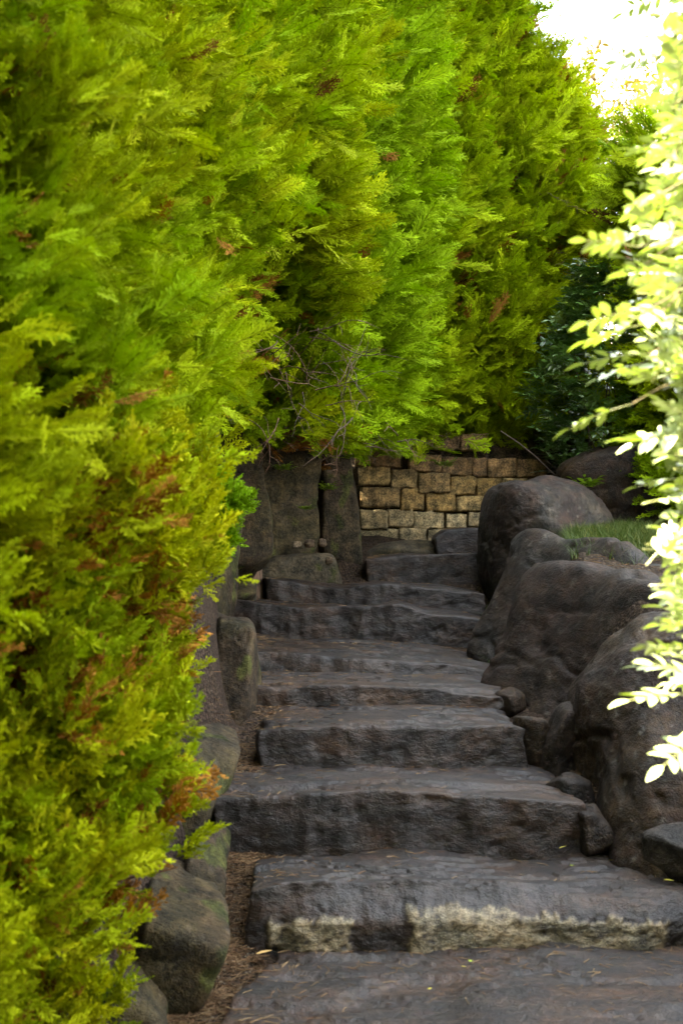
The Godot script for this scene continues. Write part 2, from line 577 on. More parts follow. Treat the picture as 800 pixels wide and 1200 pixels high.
func paint_crust(o: MeshInstance3D, crust_at: Callable, d: float) -> void:
	var arr := (o.mesh as ArrayMesh).surface_get_arrays(0)
	var v: PackedVector3Array = arr[Mesh.ARRAY_VERTEX]
	var n: PackedVector3Array = arr[Mesh.ARRAY_NORMAL]
	var c: PackedColorArray = arr[Mesh.ARRAY_COLOR]
	for i in v.size():
		if n[i].z > 0.3 and v[i].z > -d - 0.12:
			var k: float = crust_at.call(v[i])
			if k > 0.0:
				var g := rough.get_noise_3d(v[i].x * 22.0, v[i].y * 22.0, 2.0)
				var h := smoothstep(0.3, 0.5, g)
				var pale := Color(0.34, 0.28, 0.17).lerp(Color(0.2, 0.15, 0.08), clampf(0.5 + g * 1.3, 0, 1)).lerp(Color(0.035, 0.028, 0.02), h * 0.9)
				c[i] = c[i].lerp(pale, smoothstep(0.25, 0.6, k))
	arr[Mesh.ARRAY_COLOR] = c
	var m := ArrayMesh.new()
	m.add_surface_from_arrays(Mesh.PRIMITIVE_TRIANGLES, arr)
	o.mesh = m

# ------------------------------------------------------------------ rocks
# A boulder: a soft polytope of random planes scaled to half axes, turned, then roughened. tints: [main, second, fleck, moss amount]
func rock_mesh(half: Vector3, turn: Vector3, seed_: int, n: int, soft: float, amp: float, main: Color, second: Color, fleck := 0.15, moss := 0.0, facets := 9, bright := 0.42) -> ArrayMesh:
	var r := RandomNumberGenerator.new()
	r.seed = seed_
	var planes := [[Vector3.RIGHT, 1.0], [Vector3.LEFT, 1.0], [Vector3.UP, 1.0], [Vector3.DOWN, 1.0], [Vector3.FORWARD, 1.0], [Vector3.BACK, 1.0]]
	for i in facets:
		planes.append([Vector3(r.randfn(), r.randfn(), r.randfn()).normalized(), r.randf_range(0.82, 1.12)])
	var basis_ := Basis.from_euler(turn)
	var s := float(seed_) * 1.37
	var f := func(p: Vector3) -> Vector3:
		var dir := Vector3(tan(p.x * PI / 4.0), tan(p.y * PI / 4.0), tan(p.z * PI / 4.0)).normalized()
		var sum := 0.0
		for a in planes:
			var k: float = dir.dot(a[0]) / a[1]
			if k > 0.0:
				sum += pow(k, soft)
		var q := dir * pow(sum, -1.0 / soft) * half
		q = basis_ * q
		var o := (basis_ * (dir * half)).normalized()
		var e := amp * (0.8 * fine.get_noise_3d(q.x * 1.2 + s, q.y * 1.2, q.z * 1.2) + 0.28 * fine.get_noise_3d(q.x * 3.1 + s, q.y * 2.2, q.z * 3.1)) + 0.016 * rough.get_noise_3d(q.x * 5.0 + s, q.y * 6.0, q.z * 6.0)
		e -= amp * 0.22 * smoothstep(0.62, 0.95, ridge.get_noise_3d(q.x * 1.3 + s, q.y * 2.0, q.z * 1.3))
		e -= 0.018 * smoothstep(0.75, 0.98, ridge.get_noise_3d(q.x * 0.9 + s * 2.0, q.y * 1.3, q.z * 0.9)) * minf(1.0, half.x * 2.0)
		e += 0.0025 * rough.get_noise_3d(q.x * 26.0, q.y * 26.0 + s, q.z * 26.0)
		return q + o * e
	var col := func(q: Vector3, p: Vector3) -> Color:
		var k := smoothstep(-0.25, 0.35, rough.get_noise_3d(q.x * 2.2 + s, q.y * 2.2, q.z * 2.2))
		var c := main.lerp(second, k) * bright
		c *= 1.0 + 0.4 * rough.get_noise_3d(q.x * 9.0 + s, q.y * 9.0, q.z * 9.0)
		var fl := smoothstep(0.34, 0.5, rough.get_noise_3d(q.x * 17.0, q.y * 17.0 + s, q.z * 17.0))
		c = c.lerp(Color(0.15, 0.135, 0.11), fl * fleck * 2.0)
		if moss > 0.0:
			var mo := smoothstep(0.35 - moss, 0.5 - moss, rough.get_noise_3d(q.x * 4.0 + 70.0, q.y * 3.0 + s, q.z * 4.0))
			c = c.lerp(Color(0.075, 0.085, 0.02) * (1.0 + 0.6 * rough.get_noise_3d(q.x * 30.0, q.y * 30.0, q.z * 30.0)), mo * 0.85)
		c.a = 1.0
		return c
	return lattice(n, n, n, f, col)

func boulder(label: String, c: Vector3, half: Vector3, turn: Vector3, seed_: int, n: int, soft: float, amp: float, main: Color, second: Color, fleck := 0.15, moss := 0.0, called := "boulder", m := "boulder_stone") -> void:
	solo(called, rock_mesh(half, turn, seed_, n, soft, amp, main, second, fleck, moss, 9, 0.66 if m == "rock_stone" else 0.4), mat[m], label, "rock", c, "rocks beside the stair")

func make_boulders() -> void:
	var grey := Color(0.108, 0.072, 0.046)
	var brown := Color(0.125, 0.078, 0.036)
	var plum := Color(0.1, 0.06, 0.04)
	var pale := Color(0.15, 0.13, 0.11)
	boulder("tall rounded boulder at the top of the stair, in front of the coursed wall", px(640, 648, 8.1) + Vector3(-0.02, -0.04, 0), Vector3(0.49, 0.58, 0.6), Vector3(0.05, 0.3, 0.04), 6, 84, 6.0, 0.07, plum, Color(0.12, 0.1, 0.07), 0.3)
	boulder("craggy grey boulder with a peaked top beside the grass tuft", px(706, 764, 6.8), Vector3(0.52, 0.55, 0.62), Vector3(0.1, 0.5, -0.42), 15, 92, 16.0, 0.13, grey, pale, 0.35)
	boulder("long brown boulder sloping down to the fourth step", px(748, 858, 5.75), Vector3(0.57, 0.72, 0.66), Vector3(0.1, 0.42, -0.34), 27, 92, 14.0, 0.11, plum, grey, 0.2)
	boulder("largest boulder, brown and mottled, leaning over the second step", px(826, 885, 4.98), Vector3(0.66, 0.66, 0.62), Vector3(0.05, 0.4, -0.36), 35, 110, 11.0, 0.11, brown, plum, 0.35)
	boulder("low boulder ridge behind the long brown boulder", px(768, 728, 6.3), Vector3(0.46, 0.32, 0.48), Vector3(0.1, 0.7, 0.06), 44, 60, 14.0, 0.1, grey, pale, 0.3)
	boulder("smooth boulder under the glossy shrub", px(735, 578, 9.1), Vector3(0.62, 0.4, 0.5), Vector3(0, 0.2, 0.25), 52, 44, 8.0, 0.06, plum, brown, 0.1)
	boulder("small olive stone wedged at the right end of the fourth step", px(624, 868, 5.2), Vector3(0.075, 0.13, 0.09), Vector3(0.2, 0.4, 0.1), 61, 20, 14.0, 0.03, Color(0.1, 0.085, 0.05), brown, 0.1, 0.0, "stone")
	boulder("upright stone between the fourth step and the largest boulder", px(655, 885, 5.1), Vector3(0.1, 0.24, 0.12), Vector3(0.1, 0.2, -0.1), 64, 26, 14.0, 0.04, plum, grey, 0.1, 0.0, "stone")
	boulder("flat grey stone lying on the right end of the third step", px(668, 925, 4.75), Vector3(0.1, 0.055, 0.09), Vector3(0, 0.4, -0.1), 66, 22, 16.0, 0.03, grey, Color(0.1, 0.09, 0.08), 0.1, 0.0, "stone")
	boulder("grey stone at the foot of the third step by the largest boulder", px(690, 972, 4.5), Vector3(0.06, 0.1, 0.1), Vector3(0, 0.2, 0.15), 68, 22, 14.0, 0.02, grey, brown, 0.1, 0.0, "stone")
	boulder("pale grey stone on the right end of the second step", px(815, 1010, 4.2), Vector3(0.12, 0.14, 0.14), Vector3(0, 0.5, 0.3), 71, 24, 14.0, 0.04, pale, grey, 0.2, 0.0, "stone")
	boulder("small stone at the right end of the fifth step", px(602, 822, 5.7), Vector3(0.06, 0.06, 0.06), Vector3(0, 0.5, 0.3), 73, 14, 14.0, 0.02, brown, grey, 0.1, 0.0, "stone")
	boulder("narrow stone at the right end of the seventh step", px(590, 752, 7.1), Vector3(0.07, 0.15, 0.1), Vector3(0, 0.5, 0.1), 75, 18, 14.0, 0.03, plum, grey, 0.1, 0.0, "stone")
	boulder("brown bank boulder behind the largest boulder", px(990, 820, 5.3), Vector3(0.6, 0.6, 0.6), Vector3(0, 0.2, 0.2), 81, 30, 10.0, 0.08, brown, grey, 0.15)

func make_left_rocks() -> void:
	var olive := Color(0.115, 0.092, 0.042)
	var umber := Color(0.1, 0.07, 0.04)
	var pale := Color(0.17, 0.14, 0.09)
	boulder("wide upright mossy rock slab beside the upper steps", px(300, 596, 8.5), Vector3(0.5, 0.68, 0.3), Vector3(-0.06, 0.2, 0.04), 101, 90, 18.0, 0.05, olive, Color(0.14, 0.11, 0.06), 0.1, 0.16, "upright_rock", "rock_stone")
	boulder("narrow upright rock slab standing against the coursed wall", px(391, 590, 8.95), Vector3(0.19, 0.58, 0.25), Vector3(0.0, 0.1, 0.03), 104, 60, 14.0, 0.04, Color(0.13, 0.1, 0.055), umber, 0.1, 0.12, "upright_rock", "rock_stone")
	boulder("pale mortar-covered footing stone below the wide mossy slab", px(322, 676, 8.4), Vector3(0.52, 0.16, 0.3), Vector3(-0.25, 0.05, 0.04), 107, 44, 12.0, 0.04, pale, olive, 0.1, 0.05, "footing_stone", "rock_stone")
	boulder("low sandy stone in front of the coursed wall", px(470, 648, 9.3), Vector3(0.4, 0.1, 0.25), Vector3(0, 0.1, 0.05), 108, 26, 10.0, 0.03, pale, olive, 0.1, 0.0, "stone", "rock_stone")
	boulder("tall brown rock at the left ends of the fourth and fifth steps", px(274, 815, 5.75), Vector3(0.14, 0.38, 0.34), Vector3(0, 0.1, -0.06), 111, 50, 16.0, 0.04, umber, olive, 0.1, 0.03, "side_rock", "rock_stone")
	boulder("mossy grey rock at the left end of the third step", px(216, 960, 4.75), Vector3(0.15, 0.36, 0.4), Vector3(0.1, 0.1, -0.28), 117, 54, 16.0, 0.05, Color(0.115, 0.088, 0.048), olive, 0.12, 0.16, "side_rock", "rock_stone")
	boulder("pitted brown rock under the juniper, left of the second step", px(192, 1090, 4.0), Vector3(0.15, 0.24, 0.5), Vector3(0.1, 0.12, -0.4), 121, 56, 15.0, 0.05, Color(0.12, 0.085, 0.042), olive, 0.12, 0.12, "side_rock", "rock_stone")
	boulder("mossy wedge of rock between the second and third steps' left ends", px(234, 1035, 4.3), Vector3(0.09, 0.22, 0.26), Vector3(0.1, 0.1, -0.3), 123, 40, 14.0, 0.04, olive, umber, 0.12, 0.22, "side_rock", "rock_stone")
	boulder("tilted rock at the foot of the juniper, left of the lowest slab", px(120, 1200, 3.55), Vector3(0.16, 0.26, 0.28), Vector3(0, 0.3, -0.45), 127, 44, 14.0, 0.04, olive, Color(0.14, 0.11, 0.065), 0.12, 0.1, "side_rock", "rock_stone")
	boulder("flat pale stone at the left end of the seventh step", px(268, 700, 7.7), Vector3(0.2, 0.1, 0.22), Vector3(0, 0.1, 0.05), 131, 30, 14.0, 0.03, pale, olive, 0.1, 0.03, "side_rock", "rock_stone")
	boulder("leaning mossy rock half hidden behind the juniper", px(236, 690, 7.1), Vector3(0.24, 0.5, 0.45), Vector3(0, 0.2, -0.1), 137, 44, 15.0, 0.05, olive, umber, 0.1, 0.12, "side_rock", "rock_stone")
	boulder("brown rock behind the juniper at the left end of the sixth step", px(228, 800, 6.2), Vector3(0.22, 0.46, 0.42), Vector3(0, 0.2, -0.1), 139, 44, 15.0, 0.05, umber, olive, 0.1, 0.08, "side_rock", "rock_stone")
	boulder("broad mossy rock face beside the wide slab, below the hedge skirt", px(258, 588, 7.75), Vector3(0.26, 0.62, 0.34), Vector3(-0.05, 0.35, 0.06), 149, 60, 15.0, 0.06, olive, umber, 0.1, 0.14, "upright_rock", "rock_stone")
	boulder("brown rock in the bank above the wide mossy slab", px(258, 530, 9.0), Vector3(0.38, 0.38, 0.3), Vector3(0, 0.2, 0), 141, 36, 14.0, 0.05, umber, olive, 0.1, 0.08, "side_rock", "rock_stone")
	var bedded := -1
	for a in [[348, 634, 14, 9], [362, 633, 12, 8], [378, 632, 9, 9], [371, 648, 16, 7], [386, 652, 10, 8]]:
		bedded += 1
		var at := px(a[0], a[1] + 4, 8.22)
		solo("mortared_stone", rock_mesh(Vector3(a[2] / 2.0, a[3] / 2.0, 5.0) / FOCAL * 8.2, Vector3(0, 0.1, 0.05), 200 + int(a[0]), 8, 9.0, 0.006, Color(0.26, 0.21, 0.14), Color(0.19, 0.13, 0.08), 0.1, 0.0, 9, 0.9), mat["rock_stone"], ["smallest pale stone", "reddish bedded stone", "squarish pale stone", "long pale stone", "lowest pale stone"][bedded] + " mortared at the foot of the wide mossy slab", "stone", at, "small mortared stones")

# ------------------------------------------------------------------ coursed wall
func make_wall() -> void:
	var d := 9.7
	var w := thing("stone_wall", "low retaining wall of coursed ochre stone blocks below the hedge", "wall", Vector3(0.1, 1.2, -d))
	var rows := [
		[[66, 148, 40, 108], [160, 300, 38, 110], [312, 470, 42, 112], [482, 610, 40, 118], [622, 760, 44, 120]],
		[[75, 155, 120, 200], [165, 302, 122, 205], [350, 510, 150, 232], [520, 672, 165, 250], [682, 752, 170, 258], [762, 900, 172, 262], [912, 1060, 176, 262]],
		[[95, 249, 208, 300], [262, 388, 230, 316], [400, 556, 246, 342], [566, 692, 264, 352], [704, 830, 272, 360], [842, 960, 274, 360], [972, 1100, 276, 362]],
		[[100, 296, 322, 416], [314, 426, 328, 432], [440, 586, 345, 440], [600, 782, 368, 436], [794, 930, 370, 446], [942, 1080, 372, 448]],
		[[98, 236, 438, 530], [243, 366, 434, 516], [373, 527, 446, 530], [548, 646, 460, 526], [660, 732, 452, 516], [744, 880, 458, 540], [892, 1040, 460, 540]],
		[[92, 290, 538, 650], [300, 436, 534, 616], [450, 560, 540, 608], [574, 720, 540, 616], [732, 900, 552, 630]],
		[[86, 240, 664, 730], [252, 420, 630, 720], [434, 600, 622, 720]],
	]
	var tones := [Color(0.3, 0.2, 0.075), Color(0.26, 0.17, 0.06), Color(0.34, 0.24, 0.1), Color(0.28, 0.2, 0.09), Color(0.22, 0.15, 0.065)]
	var k := 0
	for r in rows.size():
		for b in rows[r]:
			var p0 := px(400.0 + b[0] / 4.444, 500.0 + b[2] / 4.444, d)
			var p1 := px(400.0 + b[1] / 4.444, 500.0 + b[3] / 4.444, d)
			var half := Vector3((p1.x - p0.x) / 2.0 + 0.011, (p0.y - p1.y) / 2.0 + 0.012, 0.09)
			var s := 13.0 * k
			var f := func(p: Vector3) -> Vector3:
				var q := rounded(p, half, 0.009)
				q.x += 0.014 * rough.get_noise_3d(s, q.y * 9.0, 0.0) + 0.05 * q.y * fine.get_noise_2d(s, 4.0)
				q.y += 0.012 * rough.get_noise_3d(q.x * 9.0, s, 0.0) + 0.06 * q.x * fine.get_noise_2d(s, 9.0)
				q.z += 0.03 * rough.get_noise_3d(q.x * 7.0, q.y * 7.0, s) + 0.02 * fine.get_noise_2d(s, 1.0)
				return q
			var tone: Color = tones[k % 5]
			if r <= 1:
				tone = tone.lerp(Color(0.24, 0.14, 0.07), 0.6)
			elif r >= 4:
				tone = tone.lerp(Color(0.3, 0.25, 0.15), 0.6)
			tone *= 1.75 + 0.4 * fine.get_noise_2d(s, 20.0)
			var col := func(q: Vector3, p: Vector3) -> Color:
				var c: Color = tone * (1.0 + 0.4 * rough.get_noise_3d(q.x * 8.0, q.y * 8.0, s))
				c = c.lerp(Color(0.1, 0.065, 0.035), smoothstep(0.25, 0.5, rough.get_noise_3d(q.x * 11.0 + 9.0, q.y * 11.0, s)) * 0.3)
				c.a = 1.0
				return c
			var o := part("block", lattice(10, 7, 2, f, col), mat["block_stone"], w)
			o.position = (p0 + p1) / 2.0 - w.position + Vector3(0, 0, -0.06)
			k += 1
	var core := func(p: Vector3) -> Vector3:
		var q := rounded(p, Vector3(1.35, 0.62, 0.16), 0.03)
		q += Vector3(1.35 - 0.02, 0.58, -0.2)
		q.z += 0.014 * rough.get_noise_3d(q.x * 7.0, q.y * 7.0, 3.0)
		return q
	var cc := func(q: Vector3, p: Vector3) -> Color:
		return Color(0.09, 0.065, 0.037) * (1.0 + 0.5 * rough.get_noise_3d(q.x * 6.0, q.y * 6.0, 1.0))
	part("mortar", lattice(60, 30, 4, core, cc), mat["block_stone"], w)

# ------------------------------------------------------------------ conifer foliage
# One flat feathery spray: an axis with side branchlets that branch again, each a thin leaf strip.
func strip(v: PackedVector3Array, idx: PackedInt32Array, c: PackedColorArray, a: Vector3, b: Vector3, w: float, nrm: Vector3, col: Color) -> void:
	var s := (b - a).cross(nrm).normalized() * w * 0.5
	var m := a.lerp(b, 0.45) + nrm * w * 0.25
	var k := v.size()
	v.append_array(PackedVector3Array([a, m + s, b, m - s]))
	for i in 4:
		c.append(col)
	idx.append_array(PackedInt32Array([k, k + 1, k + 2, k, k + 2, k + 3]))

func spray(seed_: int, length: float, pairs: int, subs: int, width: float, open: float, flat: float) -> ArrayMesh:
	var r := RandomNumberGenerator.new()
	r.seed = seed_
	var v := PackedVector3Array()
	var idx := PackedInt32Array()
	var c := PackedColorArray()
	var axis := func(t: float) -> Vector3:
		return Vector3(0.06 * sin(t * 2.0 + seed_) * length, t * length, -0.14 * t * t * length)
	for i in 5:
		strip(v, idx, c, axis.call(i / 5.0), axis.call((i + 1.15) / 5.0), width * 1.3, Vector3.BACK, Color(0.55, 0.5, 0.5))
	for i in pairs * 2:
		var t := (float(i) + r.randf()) / (pairs * 2.0) * 0.93 + 0.04
		var side := 1.0 if i % 2 == 0 else -1.0
		var l := length * (0.16 + 0.36 * pow(1.0 - t, 0.7) * minf(1.0, 0.45 + t * 2.2)) * r.randf_range(0.75, 1.2)
		var a: Vector3 = axis.call(t)
		var d := Vector3(side * sin(open), cos(open), flat * r.randfn()).normalized()
		var b := a + d * l
		var nrm := Vector3(r.randfn() * 0.3, r.randfn() * 0.3, 1).normalized()
		var g := r.randf_range(0.75, 1.25)
		strip(v, idx, c, a, b, width, nrm, Color(g, g, g))
		for j in subs:
			var u := (j + 0.6 + 0.4 * r.randf()) / (subs + 0.6)
			var e := d.rotated(Vector3.BACK, (1.0 if j % 2 == 0 else -1.0) * r.randf_range(0.45, 0.85))
			e = (e + Vector3(0, 0, flat * r.randfn())).normalized()
			var p := a.lerp(b, u)
			var q := p + e * l * r.randf_range(0.3, 0.55) * (1.15 - 0.6 * u)
			var gg := g * r.randf_range(0.8, 1.25)
			strip(v, idx, c, p, q, width * 0.85, (nrm + Vector3(r.randfn(), r.randfn(), 0) * 0.35).normalized(), Color(gg * 1.05, gg, gg * 0.8))
	return finish(v, idx, c)

func aimed(at: Vector3, dir: Vector3, roll: float, size: float) -> Transform3D:
	var y := dir.normalized()
	var x := y.cross(Vector3(0.37, 0.21, 0.9)).normalized()
	x = x.rotated(y, roll)
	var z := x.cross(y)
	return Transform3D(Basis(x * size, y * size, z * size), at)

func jit(s: float) -> Vector3:
	return Vector3(rng.randfn(), rng.randfn(), rng.randfn()) * s

func profile(t: float) -> float:
	var r := lerpf(0.72, 1.0, smoothstep(0.0, 0.12, t))
	if t > 0.8:
		r *= sqrt(maxf(0.0, 1.0 - pow((t - 0.8) / 0.2, 2.0)))
	return r

# A columnar conifer. o: foot, y0 / y1: foot and top of the crown, radius, clumps, spray size, colours, lean of the sprays
func conifer(label: String, foot: Vector3, y0: float, y1: float, radius: float, clumps: int, per: int, size: float, sprays: Array, tone: Color, tone2: Color, brown: float, dense_top: float, seed_: float, lift := 0.5, hole := Vector4(0, 0, 0, 0)) -> Node3D:
	var t := thing("conifer_tree", label, "tree", foot, "conifers of the tall hedge")
	var top := y1 - foot.y
	var pts := [Vector3.ZERO]
	for i in 9:
		pts.append(Vector3(0.06 * sin(i * 1.7 + seed_), top * (i + 1) / 9.2, 0.06 * cos(i * 1.3 + seed_)))
	part("trunk", tube_mesh(pts, 0.11, 0.015, 9, Color(0.14, 0.085, 0.05)), mat["bark"], t)
	for i in 26:
		var yy := lerpf(y0 + 0.05, y1 - 0.8, pow((i + 0.5) / 26.0, 1.3)) - foot.y
		var a := rng.randf() * TAU
		var reach := radius * profile((yy + foot.y - y0) / (y1 - y0)) * 0.86
		var l := bent(Vector3(0, yy - 0.25, 0), Vector3(cos(a), 0.28, sin(a)), reach, 6, 0.1)
		part("branch", tube_mesh(l, 0.028, 0.006, 6, Color(0.13, 0.08, 0.045)), mat["bark"], t)
	var places := []
	var colors := []
	for k in sprays.size():
		places.append([])
		colors.append([])
	var to_cam := atan2(-foot.z, -foot.x)
	for i in clumps:
		var y: float
		if rng.randf() < 0.9:
			y = lerpf(y0, dense_top, rng.randf())
		else:
			y = lerpf(dense_top, y1 - 0.03, sqrt(rng.randf()))
		var a: float
		if rng.randf() < 0.86:
			a = to_cam + rng.randf_range(-1.9, 1.9)
		else:
			a = to_cam + PI + rng.randf_range(-1.3, 1.3)
		var deep := rng.randf()
		var inset := 0.0 if deep < 0.72 else rng.randf_range(0.12, 0.4)
		var rad := Vector3(cos(a), 0, sin(a))
		var p := foot * Vector3(1, 0, 1) + rad * radius + Vector3(0, y, 0)
		var lump := 0.22 * rough.get_noise_3d(p.x * 0.9 + seed_, p.y * 0.55, p.z * 0.9) + 0.11 * fine.get_noise_3d(p.x * 2.6 + seed_, p.y * 2.1, p.z * 2.6)
		if fine.get_noise_3d(p.x * 2.9, p.y * 2.5 + seed_, p.z * 2.9) < -0.3 and inset == 0.0:
			inset = 0.3
		if hole.w > 0.0 and p.distance_to(Vector3(hole.x, hole.y, hole.z)) < hole.w and rng.randf() < 0.85:
			continue
		var rr := radius * profile((y - y0) / (y1 - y0)) * (1.0 + lump) - inset
		if rr < 0.05:
			continue
		var c := Vector3(foot.x, y, foot.z) + rad * rr + jit(0.03)
		var main := (rad * 0.85 + Vector3(0, lift, 0) + jit(0.28)).normalized()
		var dead := rng.randf() < brown * (1.0 if inset == 0.0 else 3.0)
		var mixk := clampf(0.5 + 0.9 * rough.get_noise_3d(c.x * 1.1 + 50.0, c.y * 1.1, c.z * 1.1) + rng.randfn() * 0.15, 0, 1)
		var base := tone.lerp(tone2, mixk)
		for s in per:
			var off := jit(0.5)
			off -= main * off.dot(main)
			var at := c + main * rng.randf_range(-0.1, 0.08) * size + off * 0.11 * size
			var dir := (main + off * 0.75 + jit(0.16)).normalized()
			var col := base * rng.randf_range(0.7, 1.3)
			if dead or rng.randf() < brown * 0.25:
				col = Color(0.2, 0.095, 0.03) * rng.randf_range(0.5, 1.3)
			col.a = 1.0
			var which := rng.randi() % sprays.size()
			places[which].append(aimed(at - foot, dir, rng.randf() * TAU, size * rng.randf_range(0.75, 1.25)))
			colors[which].append(col)
	for k in sprays.size():
		many("crown", sprays[k], mat["cypress_leaf"], places[k], colors[k], t)
	return t

# The face of the hedge in plan, from the near end to the far right end: [x, z, foot of the crown, top of the crown]
const FACE := [[-1.25, -2.2, 1.2, 8.2], [-0.98, -2.9, 1.45, 8.2], [-0.8, -3.6, 1.62, 8.2], [-0.57, -4.8, 2.08, 8.2], [-0.2, -6.2, 2.3, 8.2], [0.2, -7.6, 2.36, 8.2], [0.55, -9.0, 2.45, 8.0], [0.85, -9.5, 2.46, 7.8], [1.35, -9.75, 2.46, 7.2], [1.65, -9.95, 2.46, 6.3], [1.95, -10.15, 2.46, 5.85], [2.14, -10.45, 2.36, 5.3], [2.2, -11.0, 2.36, 5.0], [1.95, -11.8, 2.4, 5.2]]
# The junipers' face: [x, z, foot, top]
const LOW_FACE := [[-1.5, -1.95, 0.0, 1.3], [-0.98, -2.55, -0.08, 1.5], [-0.72, -3.05, -0.02, 1.75], [-0.71, -3.6, 0.15, 1.95], [-0.87, -4.2, 0.5, 1.75], [-1.02, -4.7, 0.8, 1.45], [-1.2, -5.1, 1.0, 1.35]]

func face_lengths(face: Array) -> Array:
	var out := [0.0]
	for i in face.size() - 1:
		out.append(out[-1] + Vector2(face[i + 1][0] - face[i][0], face[i + 1][1] - face[i][1]).length())
	return out

# [point on the ground plan, outward normal, foot, top] at the length l along a face
func on_face(face: Array, lengths: Array, l: float) -> Array:
	var i := 0
	while i < face.size() - 2 and l > lengths[i + 1]:
		i += 1
	var k: float = (l - lengths[i]) / (lengths[i + 1] - lengths[i])
	var a: Array = face[i]
	var b: Array = face[i + 1]
	var t := Vector3(b[0] - a[0], 0, b[1] - a[1]).normalized()
	# normals blend from piece to piece
	var before: Array = face[maxi(i - 1, 0)]
	var after: Array = face[mini(i + 2, face.size() - 1)]
	var t0 := (Vector3(b[0] - before[0], 0, b[1] - before[1])).normalized()
	var t1 := (Vector3(after[0] - a[0], 0, after[1] - a[1])).normalized()
	t = t0.lerp(t1, k).normalized()
	var n := Vector3(-t.z, 0, t.x)
	return [Vector3(lerpf(a[0], b[0], k), 0, lerpf(a[1], b[1], k)), n, lerpf(a[2], b[2], k), lerpf(a[3], b[3], k)]

